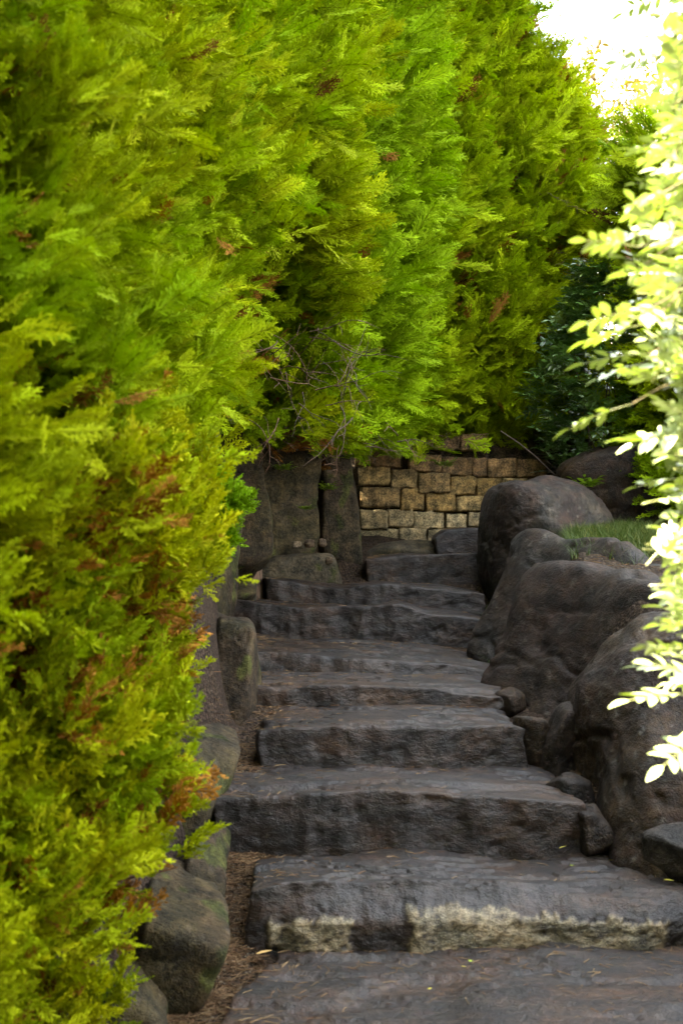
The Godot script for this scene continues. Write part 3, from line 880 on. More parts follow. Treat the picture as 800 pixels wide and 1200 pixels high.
func make_hedge() -> void:
	var sprays := []
	for i in 4:
		sprays.append(spray(300 + i, 0.18, 9, 4, 0.0075, 0.5, 0.1))
	var yellow := Color(0.3, 0.345, 0.003)
	var lime := Color(0.2, 0.31, 0.003)
	var green := Color(0.175, 0.28, 0.004)
	var olive := Color(0.29, 0.36, 0.004)
	var lengths := face_lengths(FACE)
	var whole: float = lengths[-1]
	# one conifer for each stretch of the hedge: label, from, to, colours, share of brown
	var kinds := [
		["yellow-green conifer at the near end of the hedge, above the junipers", 0.0, 2.6, yellow, lime, 0.07],
		["lime-green conifer with a dark hollow of bare twigs at its foot", 2.6, 4.7, lime, yellow, 0.04],
		["bright green conifer whose skirt hangs over the upright rock slabs", 4.7, 6.9, green, lime, 0.03],
		["olive-green conifer growing directly above the coursed stone wall", 6.9, 8.8, olive, lime, 0.06],
		["olive-brown conifer with bare twig ends, at the far rounded end of the hedge", 8.8, whole, Color(0.33, 0.39, 0.004), Color(0.27, 0.37, 0.004), 0.09],
	]
	var trees := []
	for k in kinds:
		var f := on_face(FACE, lengths, (k[1] + minf(k[2], whole - 0.9)) / 2.0)
		var foot: Vector3 = f[0] - f[1] * 0.95
		foot.y = ground_y(foot.x, foot.z) - 0.03
		var t := thing("conifer_tree", k[0], "tree", foot, "conifers of the tall hedge")
		var top: float = f[3] - foot.y
		var pts := [Vector3.ZERO]
		for i in 9:
			pts.append(Vector3(0.06 * sin(i * 1.7 + foot.x), top * (i + 1) / 9.2, 0.06 * cos(i * 1.3 + foot.z)))
		part("trunk", tube_mesh(pts, 0.11, 0.015, 9, Color(0.14, 0.085, 0.05)), mat["bark"], t)
		for i in 40:
			var yy := lerpf(f[2] + 0.15, f[3] - 1.0, pow((i + 0.5) / 40.0, 1.4)) - foot.y
			var dir: Vector3 = (f[1] as Vector3).rotated(Vector3.UP, rng.randfn() * 0.9) + Vector3(0, 0.28, 0)
			part("branch", tube_mesh(bent(Vector3(0, yy - 0.25, 0), dir, rng.randf_range(0.7, 1.0), 7, 0.12), 0.022, 0.004, 6, Color(0.15, 0.085, 0.045)), mat["bark"], t)
		var pl := []
		var co := []
		for i in sprays.size():
			pl.append([])
			co.append([])
		trees.append([t, pl, co])
	for i in 18500:
		var filler := i >= 15000
		var l := whole * rng.randf()
		var f := on_face(FACE, lengths, l)
		var p: Vector3 = f[0]
		var d := -p.z
		var n: Vector3 = f[1]
		var seen := minf(f[3], EYE + 690.0 / FOCAL * d + 0.4)
		var y := lerpf(f[2] - 0.12, seen, rng.randf())
		var inset := 0.0
		if filler:
			y = lerpf(f[2] + 0.1, f[3], rng.randf())
			inset = rng.randf_range(0.3, 1.7)
		elif rng.randf() < 0.3:
			inset = rng.randf_range(0.1, 0.45)
		var q := p + Vector3(0, y, 0)
		var owner_at := l + rng.randfn() * 0.22
		var which := 0
		while which < kinds.size() - 1 and owner_at > kinds[which][2]:
			which += 1
		# large swells, tufts, and hollows between them; each conifer bellies out a little
		var mid: float = (kinds[which][1] + kinds[which][2]) / 2.0
		var swell := 0.3 * rough.get_noise_3d(q.x * 0.8, q.y * 0.5, q.z * 0.8) + 0.16 * fine.get_noise_3d(q.x * 3.0, q.y * 2.6, q.z * 3.0)
		swell += 0.1 * cos((l - mid) / (kinds[which][2] - kinds[which][1]) * PI) - 0.05
		swell -= 0.3 * smoothstep(f[2] + 0.25, f[2] - 0.15, y) * (0.5 + rng.randf())
		var hollow := fine.get_noise_3d(q.x * 3.4, q.y * 2.7, q.z * 3.4 + 80.0)
		if hollow < -0.14 and inset < 0.3:
			inset = 0.33
		var pit := ((q - Vector3(-0.28, 2.42, -5.85)) * Vector3(1.0, 1.0, 0.85)).length()
		if pit < 0.78:
			if (filler and inset < 0.9) or (not filler and rng.randf() < 0.87):
				continue
			inset = maxf(inset, 0.55)
		# the far end rounds over at its top
		if y > f[3] - 0.25:
			inset += 0.2 * rng.randf()
		var c := q + n * (swell - inset + rng.randfn() * 0.075) + jit(0.03)
		var size := lerpf(0.54, 1.0, smoothstep(3.0, 9.0, d)) * (1.9 if filler else rng.randf_range(0.75, 1.45))
		var main := (n * 0.85 + Vector3(0, 0.42, 0) + Vector3(0.1, 0, 0.15) + jit(0.32)).normalized()
		var k: Array = kinds[which]
		var deep := inset > 0.05
		var dead: bool = rng.randf() < k[5] * (4.5 if deep else 0.05)
		var mixk := clampf(0.45 + 1.0 * rough.get_noise_3d(c.x * 1.3 + 50.0, c.y * 1.3, c.z * 1.3) + rng.randfn() * 0.16, 0, 1)
		var base: Color = (k[3] as Color).lerp(k[4], mixk)
		var t: Array = trees[which]
		for s in 7 if filler else 6:
			var off := jit(0.5)
			off -= main * off.dot(main)
			var at := c + main * rng.randf_range(-0.16, 0.08) * size + off * 0.09 * size
			var dir := (main + off * 0.7 + jit(0.1)).normalized()
			var col := base * rng.randf_range(0.72, 1.3)
			if dead or rng.randf() < k[5] * 0.05:
				col = Color(0.27, 0.12, 0.025) * rng.randf_range(0.5, 1.3)
			col.a = 1.0
			var v := rng.randi() % sprays.size()
			t[1][v].append(aimed(at - t[0].position, dir, rng.randf() * TAU, size * rng.randf_range(0.7, 1.3)))
			t[2][v].append(col)
	for t in trees:
		for v in sprays.size():
			many("crown", sprays[v], mat["cypress_leaf"], t[1][v], t[2][v], t[0])
	conifer("conifer standing well behind the hedge's far end", Vector3(0.7, 2.4, -13.6), 2.6, 6.4, 1.3, 900, 8, 1.6, sprays, green, olive, 0.05, 6.2, 57.0)
	conifer("unseen conifer added at the open end of the hedge, left of the junipers, to block the sun", Vector3(-2.5, 0.1, -2.95), 0.5, 8.2, 1.0, 1000, 8, 1.4, sprays, yellow, lime, 0.05, 7.0, 41.0)  # added out of view as a sun block that keeps the junipers shaded
	conifer("dense green conifer added on the bank behind the sunlit bush as a dark backdrop", Vector3(3.75, 1.5, -9.0), 1.5, 5.1, 1.25, 2000, 8, 1.3, sprays, green, olive, 0.05, 5.0, 71.0)  # added to hide the bright sky between the bush leaves
	for a in [[-5.4, 5.2], [-1.7, 6.0], [1.9, 6.2], [5.8, 5.8]]:  # unseen row added behind the camera so the step faces get less sky
		conifer({-5.4: "conifer next to the hedge's open end, in the row", -1.7: "tallest conifer of the row", 1.9: "short conifer of the row", 5.8: "outermost conifer of the row"}[a[0]] + " added out of view below the stair to darken the step faces", Vector3(a[0], -0.1, a[1]), 0.4, 9.8 if a[0] == -1.7 else 9.0, 2.0, 700, 7, 3.2, sprays, green, olive, 0.03, 8.8, a[0] * 3.0)
	conifer("conifer added behind the dark hollow of the hedge to keep sun flecks off the steps", Vector3(-2.5, 1.2, -6.0), 1.5, 8.6, 1.2, 1000, 8, 1.6, sprays, lime, olive, 0.05, 7.0, 33.0)  # added to stop sun leaking through the hollow onto the stair
	# forked bare twigs in the hollow and under the skirts
	twigs(trees[1][0], 34, [285, 430, 380, 500], [5.6, 6.1], 0.3, 0.85)
	twigs(trees[2][0], 26, [300, 480, 490, 525], [6.9, 7.6], 0.22, 0.6)
	twigs(trees[3][0], 36, [415, 560, 505, 532], [9.2, 9.6], 0.2, 0.6)
	twigs(trees[4][0], 30, [520, 660, 512, 540], [9.5, 9.8], 0.2, 0.6)
	twigs(trees[4][0], 40, [500, 680, 170, 420], [9.6, 9.8], 0.16, 0.2)

func twigs(tree: Node3D, count: int, box: Array, dist: Array, length: float, down: float) -> void:
	for i in count:
		var at := px(rng.randf_range(box[0], box[1]), rng.randf_range(box[2], box[3]), rng.randf_range(dist[0], dist[1])) - tree.position
		var dir := Vector3(rng.randf_range(-0.3, 1.0), rng.randf_range(-down, 0.35), rng.randf_range(-0.1, 0.7))
		var tone := Color(0.13, 0.066, 0.028) * rng.randf_range(0.5, 1.5)
		var v := PackedVector3Array()
		var idx := PackedInt32Array()
		var c := PackedColorArray()
		var l := bent(at, dir, length * rng.randf_range(0.6, 1.5), 7, 0.2, 0.03)
		var r := rng.randf_range(0.0022, 0.0042)
		tube(v, idx, c, l, r, 0.001, 4, tone)
		for b in rng.randi_range(1, 3):
			var from: Vector3 = l[rng.randi_range(2, 5)]
			tube(v, idx, c, bent(from, dir + jit(0.6), length * rng.randf_range(0.2, 0.5), 4, 0.2, 0.02), r * 0.6, 0.0008, 4, tone)
		part("twig", finish(v, idx, c), mat["bark"], tree)

func make_junipers() -> void:
	var sprays := []
	for i in 3:
		sprays.append(spray(400 + i, 0.11, 6, 4, 0.0075, 0.55, 0.3))
	var lengths := face_lengths(LOW_FACE)
	var whole: float = lengths[-1]
	var kinds := [
		["low juniper with orange-brown twigs, left of the lowest slab", 0.0, 1.05],
		["large juniper below the yellow-green conifer, full of browned inner growth", 1.05, 2.2],
		["juniper whose branch tip reaches out towards the upper steps", 2.2, whole],
	]
	var shrubs := []
	for k in kinds:
		var f := on_face(LOW_FACE, lengths, (k[1] + k[2]) / 2.0)
		var foot: Vector3 = f[0] - f[1] * 0.42
		foot.y = ground_y(foot.x, foot.z) - 0.02
		var t := thing("juniper_shrub", k[0], "shrub", foot, "junipers at the foot of the hedge")
		for i in 60:
			var dir: Vector3 = (f[1] as Vector3).rotated(Vector3.UP, rng.randfn() * 0.9) * rng.randf_range(0.3, 0.9) + Vector3(0, rng.randf_range(0.3, 1.5), 0)
			var line := bent(Vector3.ZERO, dir, rng.randf_range(0.35, 0.8), 9, 0.16)
			part("stem", tube_mesh(line, 0.01, 0.0025, 5, Color(0.36, 0.15, 0.045) * rng.randf_range(0.5, 1.2)), mat["bark"], t)
		var pl := []
		var co := []
		for i in sprays.size():
			pl.append([])
			co.append([])
		shrubs.append([t, pl, co])
	for i in 7600:
		var l := whole * rng.randf()
		var f := on_face(LOW_FACE, lengths, l)
		var p: Vector3 = f[0]
		var n: Vector3 = f[1]
		var y := lerpf(f[2], f[3], rng.randf())
		var inset := 0.0 if rng.randf() < 0.62 else rng.randf_range(0.05, 0.4)
		var q := p + Vector3(0, y, 0)
		var swell := 0.3 * rough.get_noise_3d(q.x * 1.5 + 7.0, q.y * 1.5, q.z * 1.5) + 0.15 * fine.get_noise_3d(q.x * 4.6, q.y * 4.6, q.z * 4.6)
		swell -= 0.2 * smoothstep(f[2] + 0.7, f[2] - 0.05, y)
		if fine.get_noise_3d(q.x * 5.0, q.y * 4.4, q.z * 5.0 + 30.0) < -0.2:
			inset = maxf(inset, 0.22)
		var c := q + n * (swell - inset + rng.randfn() * 0.045) + jit(0.02)
		var main := (n * 0.5 + Vector3(0.1, 0.85, 0.1) + jit(0.25)).normalized()
		if rng.randf() < 0.3:
			main = (n + Vector3(0, 0.3, 0) + jit(0.3)).normalized()
		var owner_at := l + rng.randfn() * 0.1
		var which := 0
		while which < kinds.size() - 1 and owner_at > kinds[which][2]:
			which += 1
		var patch := smoothstep(0.0, 0.36, rough.get_noise_3d(q.x * 2.2, q.y * 2.2, q.z * 2.2 + 60.0))
		if inset < 0.04 and rng.randf() < 0.55 * patch:
			inset = rng.randf_range(0.1, 0.2)
			c -= n * inset
		var dead := rng.randf() < (0.015 + 0.16 * patch if inset < 0.04 else 0.4 + 0.45 * patch)
		var mixk := clampf(0.5 + 1.0 * rough.get_noise_3d(q.x * 2.0 + 9.0, q.y * 2.0, q.z * 2.0) + rng.randfn() * 0.2, 0, 1)
		var base := Color(0.36, 0.37, 0.004).lerp(Color(0.21, 0.3, 0.004), mixk)
		var size := lerpf(0.6, 1.15, rng.randf())
		var t: Array = shrubs[which]
		for s in 6:
			var off := jit(0.5)
			off -= main * off.dot(main)
			var col := base * rng.randf_range(0.72, 1.3)
			if dead or rng.randf() < 0.025:
				col = Color(0.34, 0.15, 0.025) * rng.randf_range(0.4, 1.3)
			col.a = 1.0
			var v := rng.randi() % sprays.size()
			t[1][v].append(aimed(c + off * 0.055 + main * rng.randf_range(-0.07, 0.05) - t[0].position, (main + off * 0.6 + jit(0.12)).normalized(), rng.randf() * TAU, size * rng.randf_range(0.65, 1.3)))
			t[2][v].append(col)
	# the branch that reaches out over the side rocks
	var reach: Array = shrubs[2]
	for fork in [[612, 0.38, 0.12], [640, 0.3, -0.02], [585, 0.28, 0.2]]:
		var tip := bent(px(165, fork[0], 4.7), Vector3(1.0, fork[2], 0.12), fork[1], 6, 0.05)
		part("stem", tube_mesh([tip[0] - reach[0].position, tip[3] - reach[0].position, tip[6] - reach[0].position], 0.007, 0.002, 5, Color(0.28, 0.14, 0.05)), mat["bark"], reach[0])
		for i in 190:
			var k := rng.randi_range(0, 6)
			var at: Vector3 = tip[k] + jit(0.04 - 0.004 * k)
			var dir := (Vector3(0.75, 0.3, 0.2) + jit(0.4)).normalized()
			var v := rng.randi() % sprays.size()
			reach[1][v].append(aimed(at - reach[0].position, dir, rng.randf() * TAU, rng.randf_range(0.7, 1.3)))
			var col := Color(0.15, 0.27, 0.005) * rng.randf_range(0.75, 1.25)
			col.a = 1.0
			reach[2][v].append(col)
	for t in shrubs:
		for v in sprays.size():
			many("foliage", sprays[v], mat["juniper_leaf"], t[1][v], t[2][v], t[0])

# ------------------------------------------------------------------ broad leaves
func leaflet(v: PackedVector3Array, idx: PackedInt32Array, c: PackedColorArray, at: Vector3, dir: Vector3, up: Vector3, length: float, width: float, col: Color, droop := 0.15) -> void:
	var side := dir.cross(up).normalized()
	var nrm := side.cross(dir).normalized()
	var st := [[0.0, 0.06], [0.18, 0.62], [0.42, 1.0], [0.68, 0.82], [0.88, 0.4], [1.0, 0.02]]
	var k := v.size()
	for s in st:
		var p: Vector3 = at + dir * length * s[0] - nrm * droop * length * s[0] * s[0]
		var wd: float = width * 0.5 * s[1]
		v.append(p - side * wd + nrm * wd * 0.28)
		v.append(p)
		v.append(p + side * wd + nrm * wd * 0.28)
		for j in 3:
			c.append(col)
	for i in st.size() - 1:
		for j in 2:
			var a := k + i * 3 + j
			idx.append_array(PackedInt32Array([a, a + 1, a + 3, a + 1, a + 4, a + 3]))

# A pinnate leaf along +Y: a thin rachis with pairs of leaflets and one at the tip
func pinnate(seed_: int, length: float, pairs: int, ll: float, lw: float) -> ArrayMesh:
	var r := RandomNumberGenerator.new()
	r.seed = seed_
	var v := PackedVector3Array()
	var idx := PackedInt32Array()
	var c := PackedColorArray()
	var pts := []
	for i in 7:
		var t := i / 6.0
		pts.append(Vector3(0, t * length, -0.16 * t * t * length))
	tube(v, idx, c, pts, 0.0017, 0.0008, 4, Color(0.7, 0.6, 0.5))
	for i in pairs:
		var t := 0.28 + 0.66 * (i + 0.2) / pairs
		var at := Vector3(0, t * length, -0.16 * t * t * length)
		for s in [-1.0, 1.0]:
			var dir := Vector3(s * 0.83, 0.5 + 0.12 * r.randfn(), 0.16 * r.randfn()).normalized()
			var up := (Vector3(0, 0, 1) + Vector3(r.randfn(), r.randfn(), 0) * 0.25).normalized()
			var g := r.randf_range(0.85, 1.15)
			leaflet(v, idx, c, at + Vector3(0, r.randfn() * 0.003, 0), dir, up, ll * r.randf_range(0.8, 1.1) * (0.85 + 0.3 * sin(t * PI)), lw, Color(g, g, g), r.randf_range(0.05, 0.3))
	leaflet(v, idx, c, pts[6], Vector3(0, 0.97, -0.25).normalized(), Vector3(0, 0.25, 0.97), ll * 1.1, lw * 1.05, Color(1, 1, 1))
	return finish(v, idx, c)

func make_dark_shrub() -> void:
	var foot := Vector3(2.28, 1.55, -9.3)
	var t := thing("glossy_shrub", "dark green glossy-leaved shrub beside the olive-green conifer", "shrub", foot)
	for i in 16:
		var dir := Vector3(rng.randfn() * 0.35, 1.0, rng.randfn() * 0.3)
		part("stem", tube_mesh(bent(Vector3.ZERO, dir, rng.randf_range(0.9, 1.7), 7, 0.1), 0.012, 0.004, 5, Color(0.1, 0.07, 0.045)), mat["bark"], t)
	var meshes := []
	var places := []
	var colors := []
	for i in 3:
		meshes.append(pinnate(500 + i, 0.17, 5, 0.062, 0.021))
		places.append([])
		colors.append([])
	for i in 1500:
		var a := rng.randf() * TAU
		var y := rng.randf_range(0.35, 2.25)
		var tt := (y - 0.35) / 1.9
		var rad := (0.22 + 0.36 * sin(clampf(tt * 0.9 + 0.12, 0, 1) * PI)) * (1.0 + 0.25 * fine.get_noise_3d(cos(a) * 2.0, y * 2.0, sin(a) * 2.0)) * sqrt(rng.randf_range(0.35, 1.0))
		var o := Vector3(cos(a), 0, sin(a))
		var at := o * rad + Vector3(0, y, 0)
		var dir := (o + Vector3(0, 0.35, 0) + jit(0.35)).normalized()
		var k := rng.randi() % 3
		places[k].append(aimed_up(at, dir, rng.randfn() * 0.4, rng.randf_range(0.7, 1.15)))
		var col := Color(0.045, 0.1, 0.022).lerp(Color(0.075, 0.135, 0.022), rng.randf()) * rng.randf_range(0.7, 1.3)
		if rng.randf() < 0.06:
			col = Color(0.13, 0.18, 0.02)
		col.a = 1.0
		colors[k].append(col)
	for k in 3:
		many("foliage", meshes[k], mat["glossy_leaf"], places[k], colors[k], t)

# Y along dir, Z (a leaf's upper side) as near to straight up as it can be
func aimed_up(at: Vector3, dir: Vector3, roll: float, size: float) -> Transform3D:
	var y := dir.normalized()
	var z := (Vector3.UP - y * y.y).normalized()
	z = z.rotated(y, roll)
	var x := y.cross(z)
	return Transform3D(Basis(x * size, y * size, z * size), at)

func make_sunlit_bush() -> void:
	var foot := Vector3(0.9, 0.25, -2.35)
	var t := thing("leafy_bush", "tall bush with pinnate leaves glaring in full sun beside the stair", "bush", foot)
	var canes := []
	for i in 9:
		var dir := Vector3(rng.randf_range(0.02, 0.14), 1.0, rng.randf_range(-0.06, 0.06))
		var l := bent(Vector3(rng.randfn() * 0.06, 0, rng.randfn() * 0.06), dir, rng.randf_range(2.2, 3.0), 12, 0.012)
		canes.append(l)
		part("cane", tube_mesh(l, 0.011, 0.004, 6, Color(0.16, 0.11, 0.06)), mat["bark"], t)
	var meshes := []
	for i in 5:
		var shape := pinnate(600 + i, 0.12, 4 + i % 2, 0.039, 0.017)
		meshes.append(shape)
	var tones := []
	for i in 1:
		var m: StandardMaterial3D = mat["bush_leaf"].duplicate()
		m.albedo_color = Color(0.32, 0.39, 0.16).linear_to_srgb()
		tones.append(m)
	var leaves := 0
	for i in 40:
		var v := -70.0 + 930.0 * (i + rng.randf()) / 40.0
		if v > 540.0 and v < 660.0 and i % 2 == 0:
			continue
		var edge := 782.0 + 28.0 * sin(v * 0.011 + 0.6) + 34.0 * smoothstep(560, 800, v) - 12.0 * smoothstep(200, 60, v) + 13.0 * rng.randfn()
		var d := rng.randf_range(2.1, 2.55)
		var tip := px(edge, v, d) - foot
		var cane: Array = canes[rng.randi() % canes.size()]
		var from: Vector3 = cane[0]
		for p in cane:
			if absf(p.y - tip.y + 0.08) < absf(from.y - tip.y + 0.08):
				from = p
		var line := []
		for k in 10:
			var q := from.lerp(tip, k / 9.0) + Vector3(0, 0.1 * sin(k / 9.0 * PI), 0) + jit(0.006)
			line.append(q)
		var twig := part("twig", tube_mesh(line, 0.005, 0.0018, 5, Color(0.17, 0.14, 0.06)), mat["bark"], t)
		for k in range(2, 10):
			if leaves >= 298:
				break
			var along_ := (tip - from).normalized()
			var side := 1.0 if k % 2 == 0 else -1.0
			var dir := (along_ * 0.8 + Vector3(0, 0.25 + 0.3 * rng.randfn(), side * 0.7) + jit(0.25)).normalized()
			if k == 9:
				dir = (along_ + Vector3(0, -0.15, 0) + jit(0.15)).normalized()
			var o := part("leaf", meshes[rng.randi() % 5], tones[0], twig)
			o.transform = aimed_up(line[k], dir, rng.randfn() * 0.5, rng.randf_range(0.55, 1.15))
			leaves += 1
	var places := []
	var colors := []
	for i in 2400:
		var v := rng.randf_range(-120, 760)
		var at := px(rng.randf_range(790, 1150), v, rng.randf_range(2.2, 2.75)) - foot
		var dir := Vector3(-0.4 + 0.7 * rng.randfn(), 0.1 + 0.4 * rng.randfn(), 0.3 + 0.6 * rng.randfn()).normalized()
		places.append(aimed_up(at - dir * 0.1, dir, rng.randfn() * 0.5, rng.randf_range(0.75, 1.2)))
		colors.append(Color(0.32, 0.39, 0.16))
	many("inner_leaves", meshes[0], mat["bush_leaf"], places, colors, t)

func make_background_trees() -> void:
	var spots := [["airy tree with small sunlit leaves against the bright sky behind the hedge", Vector3(3.6, 2.4, -17.0), 7.6, 1.9, 1600], ["broad tree far behind the sunlit bush", Vector3(6.5, 2.4, -16.0), 6.0, 2.6, 1500]]
	var v := PackedVector3Array()
	var idx := PackedInt32Array()
	var c := PackedColorArray()
	for i in 5:
		var a := i * 2.4
		leaflet(v, idx, c, Vector3(0, 0.03 * i, 0), Vector3(cos(a), 0.4, sin(a)).normalized(), Vector3.UP, 0.09, 0.045, Color(1, 1, 1))
	var leaf := finish(v, idx, c)
	for s in spots:
		var foot: Vector3 = s[1]
		var t := thing("deciduous_tree", s[0], "tree", foot, "trees behind the hedge")
		var h: float = s[2]
		part("trunk", tube_mesh(bent(Vector3(0, -0.1, 0), Vector3.UP, h * 0.75, 8, 0.06), 0.14, 0.04, 8, Color(0.14, 0.1, 0.07)), mat["bark"], t)
		var places := []
		var colors := []
		for b in 22:
			var a := rng.randf() * TAU
			var l := bent(Vector3(0, h * rng.randf_range(0.3, 0.7), 0), Vector3(cos(a), rng.randf_range(0.2, 1.2), sin(a)), s[3] * rng.randf_range(0.8, 1.25), 8, 0.14)
			part("branch", tube_mesh(l, 0.03, 0.006, 5, Color(0.15, 0.1, 0.065)), mat["bark"], t)
			for i in int(s[4] / 22):
				var p: Vector3 = l[rng.randi_range(3, 8)] + jit(0.22)
				places.append(aimed(p, jit(1.0) + Vector3(0, 0.4, 0), rng.randf() * TAU, rng.randf_range(0.8, 1.4)))
				var col := Color(0.2, 0.17, 0.03).lerp(Color(0.16, 0.09, 0.03), rng.randf())
				colors.append(col)
		many("crown", leaf, mat["grass_blade"], places, colors, t)

# ------------------------------------------------------------------ grass and litter
func make_grass() -> void:
	var v := PackedVector3Array()
	var idx := PackedInt32Array()
	var c := PackedColorArray()
	for i in 9:
		var a := i * 2.4
		var o := Vector3(cos(a), 0, sin(a)) * 0.012 * (i % 3)
		var lean := Vector3(cos(a * 1.7), 0, sin(a * 1.7)) * (0.05 + 0.025 * (i % 4))
		var hgt := 0.055 + 0.01 * (i % 5)
		var s := Vector3(cos(a * 1.7 + 1.57), 0, sin(a * 1.7 + 1.57)) * 0.0018
		var k := v.size()
		var g := 0.8 + 0.08 * (i % 5)
		for j in 4:
			var t := j / 3.0
			var p := o + Vector3(0, hgt * t, 0) + lean * t * t
			v.append(p - s * (1.05 - t))
			v.append(p + s * (1.05 - t))
			c.append(Color(g, g, g))
			c.append(Color(g, g, g))
		for j in 3:
			idx.append_array(PackedInt32Array([k + j * 2, k + j * 2 + 1, k + j * 2 + 2, k + j * 2 + 1, k + j * 2 + 3, k + j * 2 + 2]))
	var blade := finish(v, idx, c)
	var t := Node3D.new()
	t.name = "grass"
	add_child(t)
	tag(t, "patch of fine green grass on the bank between the boulders", "grass")
	t.set_meta("kind", "stuff")
	var places := []
	var colors := []
	for i in 3600:
		var x := 1.8 + 0.27 * rng.randfn()
		var z := -7.3 + 0.4 * rng.randfn()
		places.append(Transform3D(Basis(Vector3.UP, rng.randf() * TAU).scaled(Vector3.ONE * rng.randf_range(0.7, 1.5)), Vector3(x, ground_y(x, z) - 0.01, z)))
		var col := Color(0.03, 0.055, 0.006).lerp(Color(0.06, 0.085, 0.008), rng.randf())
		if rng.randf() < 0.08:
			col = Color(0.22, 0.18, 0.05)
		colors.append(col)
	many("grass_blades", blade, mat["grass_blade"], places, colors, t)

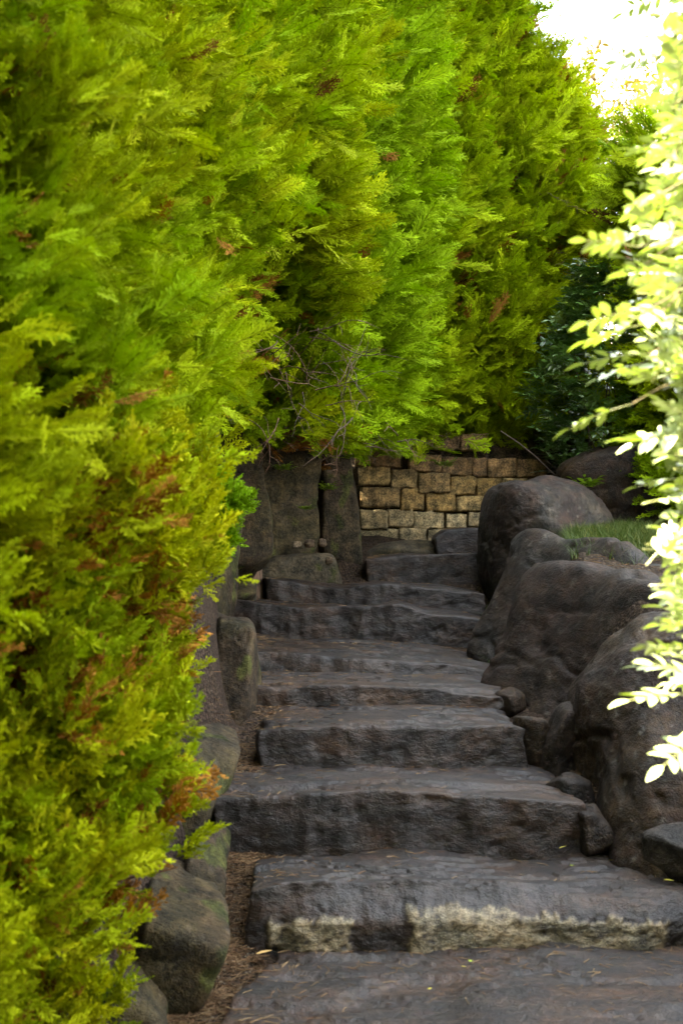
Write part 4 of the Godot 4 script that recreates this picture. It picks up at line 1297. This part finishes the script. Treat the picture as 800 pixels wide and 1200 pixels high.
func make_litter() -> void:
	# brown needles and scales along the left ends and the backs of the treads
	var v := PackedVector3Array()
	var idx := PackedInt32Array()
	var c := PackedColorArray()
	tube(v, idx, c, [Vector3(-0.5, 0, 0), Vector3(-0.1, 0.03, 0.06), Vector3(0.5, 0, 0)], 0.028, 0.02, 4, Color(1, 1, 1))
	var needle := finish(v, idx, c)
	var t := Node3D.new()
	t.name = "needle_litter"
	add_child(t)
	tag(t, "brown conifer needles and scraps lying along the edges of the steps", "litter")
	t.set_meta("kind", "stuff")
	var places := []
	var colors := []
	var zones := [[-0.6, -0.28, 3.3, 4.5, 4200], [-0.6, -0.3, 4.4, 5.2, 900], [-0.55, -0.2, 5.0, 5.7, 400], [-0.9, -0.3, 6.9, 7.5, 1500], [-0.3, 0.9, 4.95, 5.05, 350], [-0.35, 0.7, 5.58, 5.68, 350], [-0.3, 1.0, 7.3, 7.45, 250], [-0.4, 1.2, 4.2, 4.47, 900], [0.9, 1.15, 4.6, 5.1, 500], [-0.85, 0.0, 7.6, 8.2, 400], [1.2, 2.6, 5.6, 8.5, 1500]]
	for zone in zones:
		for i in zone[4]:
			var x := rng.randf_range(zone[0], zone[1])
			var z := -rng.randf_range(zone[2], zone[3])
			var s := rng.randf_range(0.012, 0.07)
			var b := Basis(Vector3.UP, rng.randf() * TAU) * Basis(Vector3.BACK, rng.randfn() * 0.12)
			places.append(Transform3D(b.scaled(Vector3.ONE * s), Vector3(x, ground_y(x, z) + 0.004, z)))
			var col := Color(0.1, 0.05, 0.022).lerp(Color(0.17, 0.11, 0.055), rng.randf()) * rng.randf_range(0.4, 1.2)
			col.a = 1.0
			colors.append(col)
	for p in tread_spots:
		var s := rng.randf_range(0.01, 0.05)
		places.append(Transform3D((Basis(Vector3.UP, rng.randf() * TAU) * Basis(Vector3.BACK, rng.randfn() * 0.06)).scaled(Vector3.ONE * s), p + Vector3(0, 0.003, 0) + jit(0.004) * Vector3(1, 0, 1)))
		var col := Color(0.14, 0.07, 0.03).lerp(Color(0.26, 0.18, 0.09), rng.randf()) * rng.randf_range(0.5, 1.2)
		col.a = 1.0
		colors.append(col)
	many("needles", needle, mat["litter"], places, colors, t)
	# sandy grit
	var grit := rock_mesh(Vector3(1, 0.7, 0.85), Vector3.ZERO, 909, 3, 6.0, 0.1, Color(1, 1, 1), Color(1, 1, 1), 0.0)
	var g := Node3D.new()
	g.name = "gravel"
	add_child(g)
	tag(g, "sandy grit lying on the soil between the steps", "gravel")
	g.set_meta("kind", "stuff")
	places = []
	colors = []
	for zone in [[-0.55, 1.3, 4.15, 4.47, 1800], [-0.6, -0.25, 3.3, 4.2, 1200], [-0.6, -0.3, 4.5, 5.1, 700], [0.85, 1.2, 4.6, 5.0, 500], [1.2, 2.6, 5.6, 8.5, 1200]]:
		for i in zone[4]:
			var x := rng.randf_range(zone[0], zone[1])
			var z := -rng.randf_range(zone[2], zone[3])
			var s := rng.randf_range(0.0015, 0.005)
			places.append(Transform3D(Basis.from_euler(Vector3(rng.randf(), rng.randf() * TAU, 0)).scaled(Vector3.ONE * s), Vector3(x, ground_y(x, z) + s * 0.3, z)))
			var col := Color(0.2, 0.15, 0.1).lerp(Color(0.34, 0.28, 0.2), rng.randf())
			colors.append(col)
	many("grains", grit, mat["litter"], places, colors, g)
	# fallen leaves
	var lv := PackedVector3Array()
	var li := PackedInt32Array()
	var lc := PackedColorArray()
	leaflet(lv, li, lc, Vector3(0, 0, 0), Vector3(0, 0, -1), Vector3.UP, 1.0, 0.5, Color(1, 1, 1), -0.12)
	var leaf := finish(lv, li, lc)
	var tones := {"yellow": Color(0.3, 0.26, 0.04), "tan": Color(0.42, 0.27, 0.1), "green": Color(0.2, 0.26, 0.03)}
	var lm := {}
	for k in tones:
		var m: StandardMaterial3D = mat["litter"].duplicate()
		m.albedo_color = (tones[k] as Color).linear_to_srgb()
		lm[k] = m
	var fallen := [[714, 1010, 4.35, "yellow", 0.035, "on the second step below the largest boulder"], [672, 1016, 4.3, "green", 0.02, "on the right part of the second step"], [773, 1008, 4.3, "tan", 0.05, "against the pale grey stone"], [764, 1012, 4.28, "tan", 0.04, "curled beside the pale grey stone"],
		[790, 1034, 4.1, "yellow", 0.045, "in front of the pale grey stone"], [795, 1055, 4.03, "tan", 0.05, "on the worn corner of the second step"], [654, 996, 4.4, "yellow", 0.035, "on the sand at the foot of the third step"], [540, 1134, 3.75, "yellow", 0.02, "beside the split in the lowest slab"],
		[506, 1160, 3.55, "yellow", 0.018, "in the middle of the lowest slab"], [548, 1128, 3.8, "green", 0.018, "at the back of the lowest slab"], [300, 1120, 3.85, "tan", 0.06, "on the soil left of the lowest slab"], [768, 640, 6.6, "yellow", 0.05, "on the bank beside the grass"]]
	for a in fallen:
		var p := px(a[0], a[1], a[2])
		var o := solo("fallen_leaf", leaf, lm[a[3]], "small %s fallen leaf %s" % [a[3], a[5]], "leaf", p + Vector3(0, 0.006, 0), "fallen leaves")
		o.rotation = Vector3(rng.randfn() * 0.15, rng.randf() * TAU, rng.randfn() * 0.15)
		o.scale = Vector3.ONE * a[4]
	make_seedlings()

func make_seedlings() -> void:
	var shape := pinnate(700, 0.12, 3, 0.05, 0.02)
	for a in [[357, 598, 8.2, 0.55, "tiny leafy seedling rooted in the face of the wide mossy slab"], [330, 552, 8.2, 0.8, "green sprig growing near the top of the wide mossy slab"], [684, 572, 8.6, 1.3, "small sprig standing in front of the dark smooth boulder"], [520, 548, 9.5, 1.0, "pale sprig hanging over the top course of the wall"], [381, 575, 8.7, 0.8, "tuft of small leaves on the narrow upright slab"]]:
		var t := thing("seedling", a[4], "plant", px(a[0], a[1], a[2]), "small plants in the rocks")
		for i in 7:
			var o := part("leaf", shape, mat["seedling_leaf"], t)
			var g := i * 2.4
			o.transform = aimed_up(Vector3.ZERO, Vector3(cos(g), 0.5 + 0.1 * i, 0.3 + absf(sin(g))), 0.0, a[3] * rng.randf_range(0.7, 1.2))
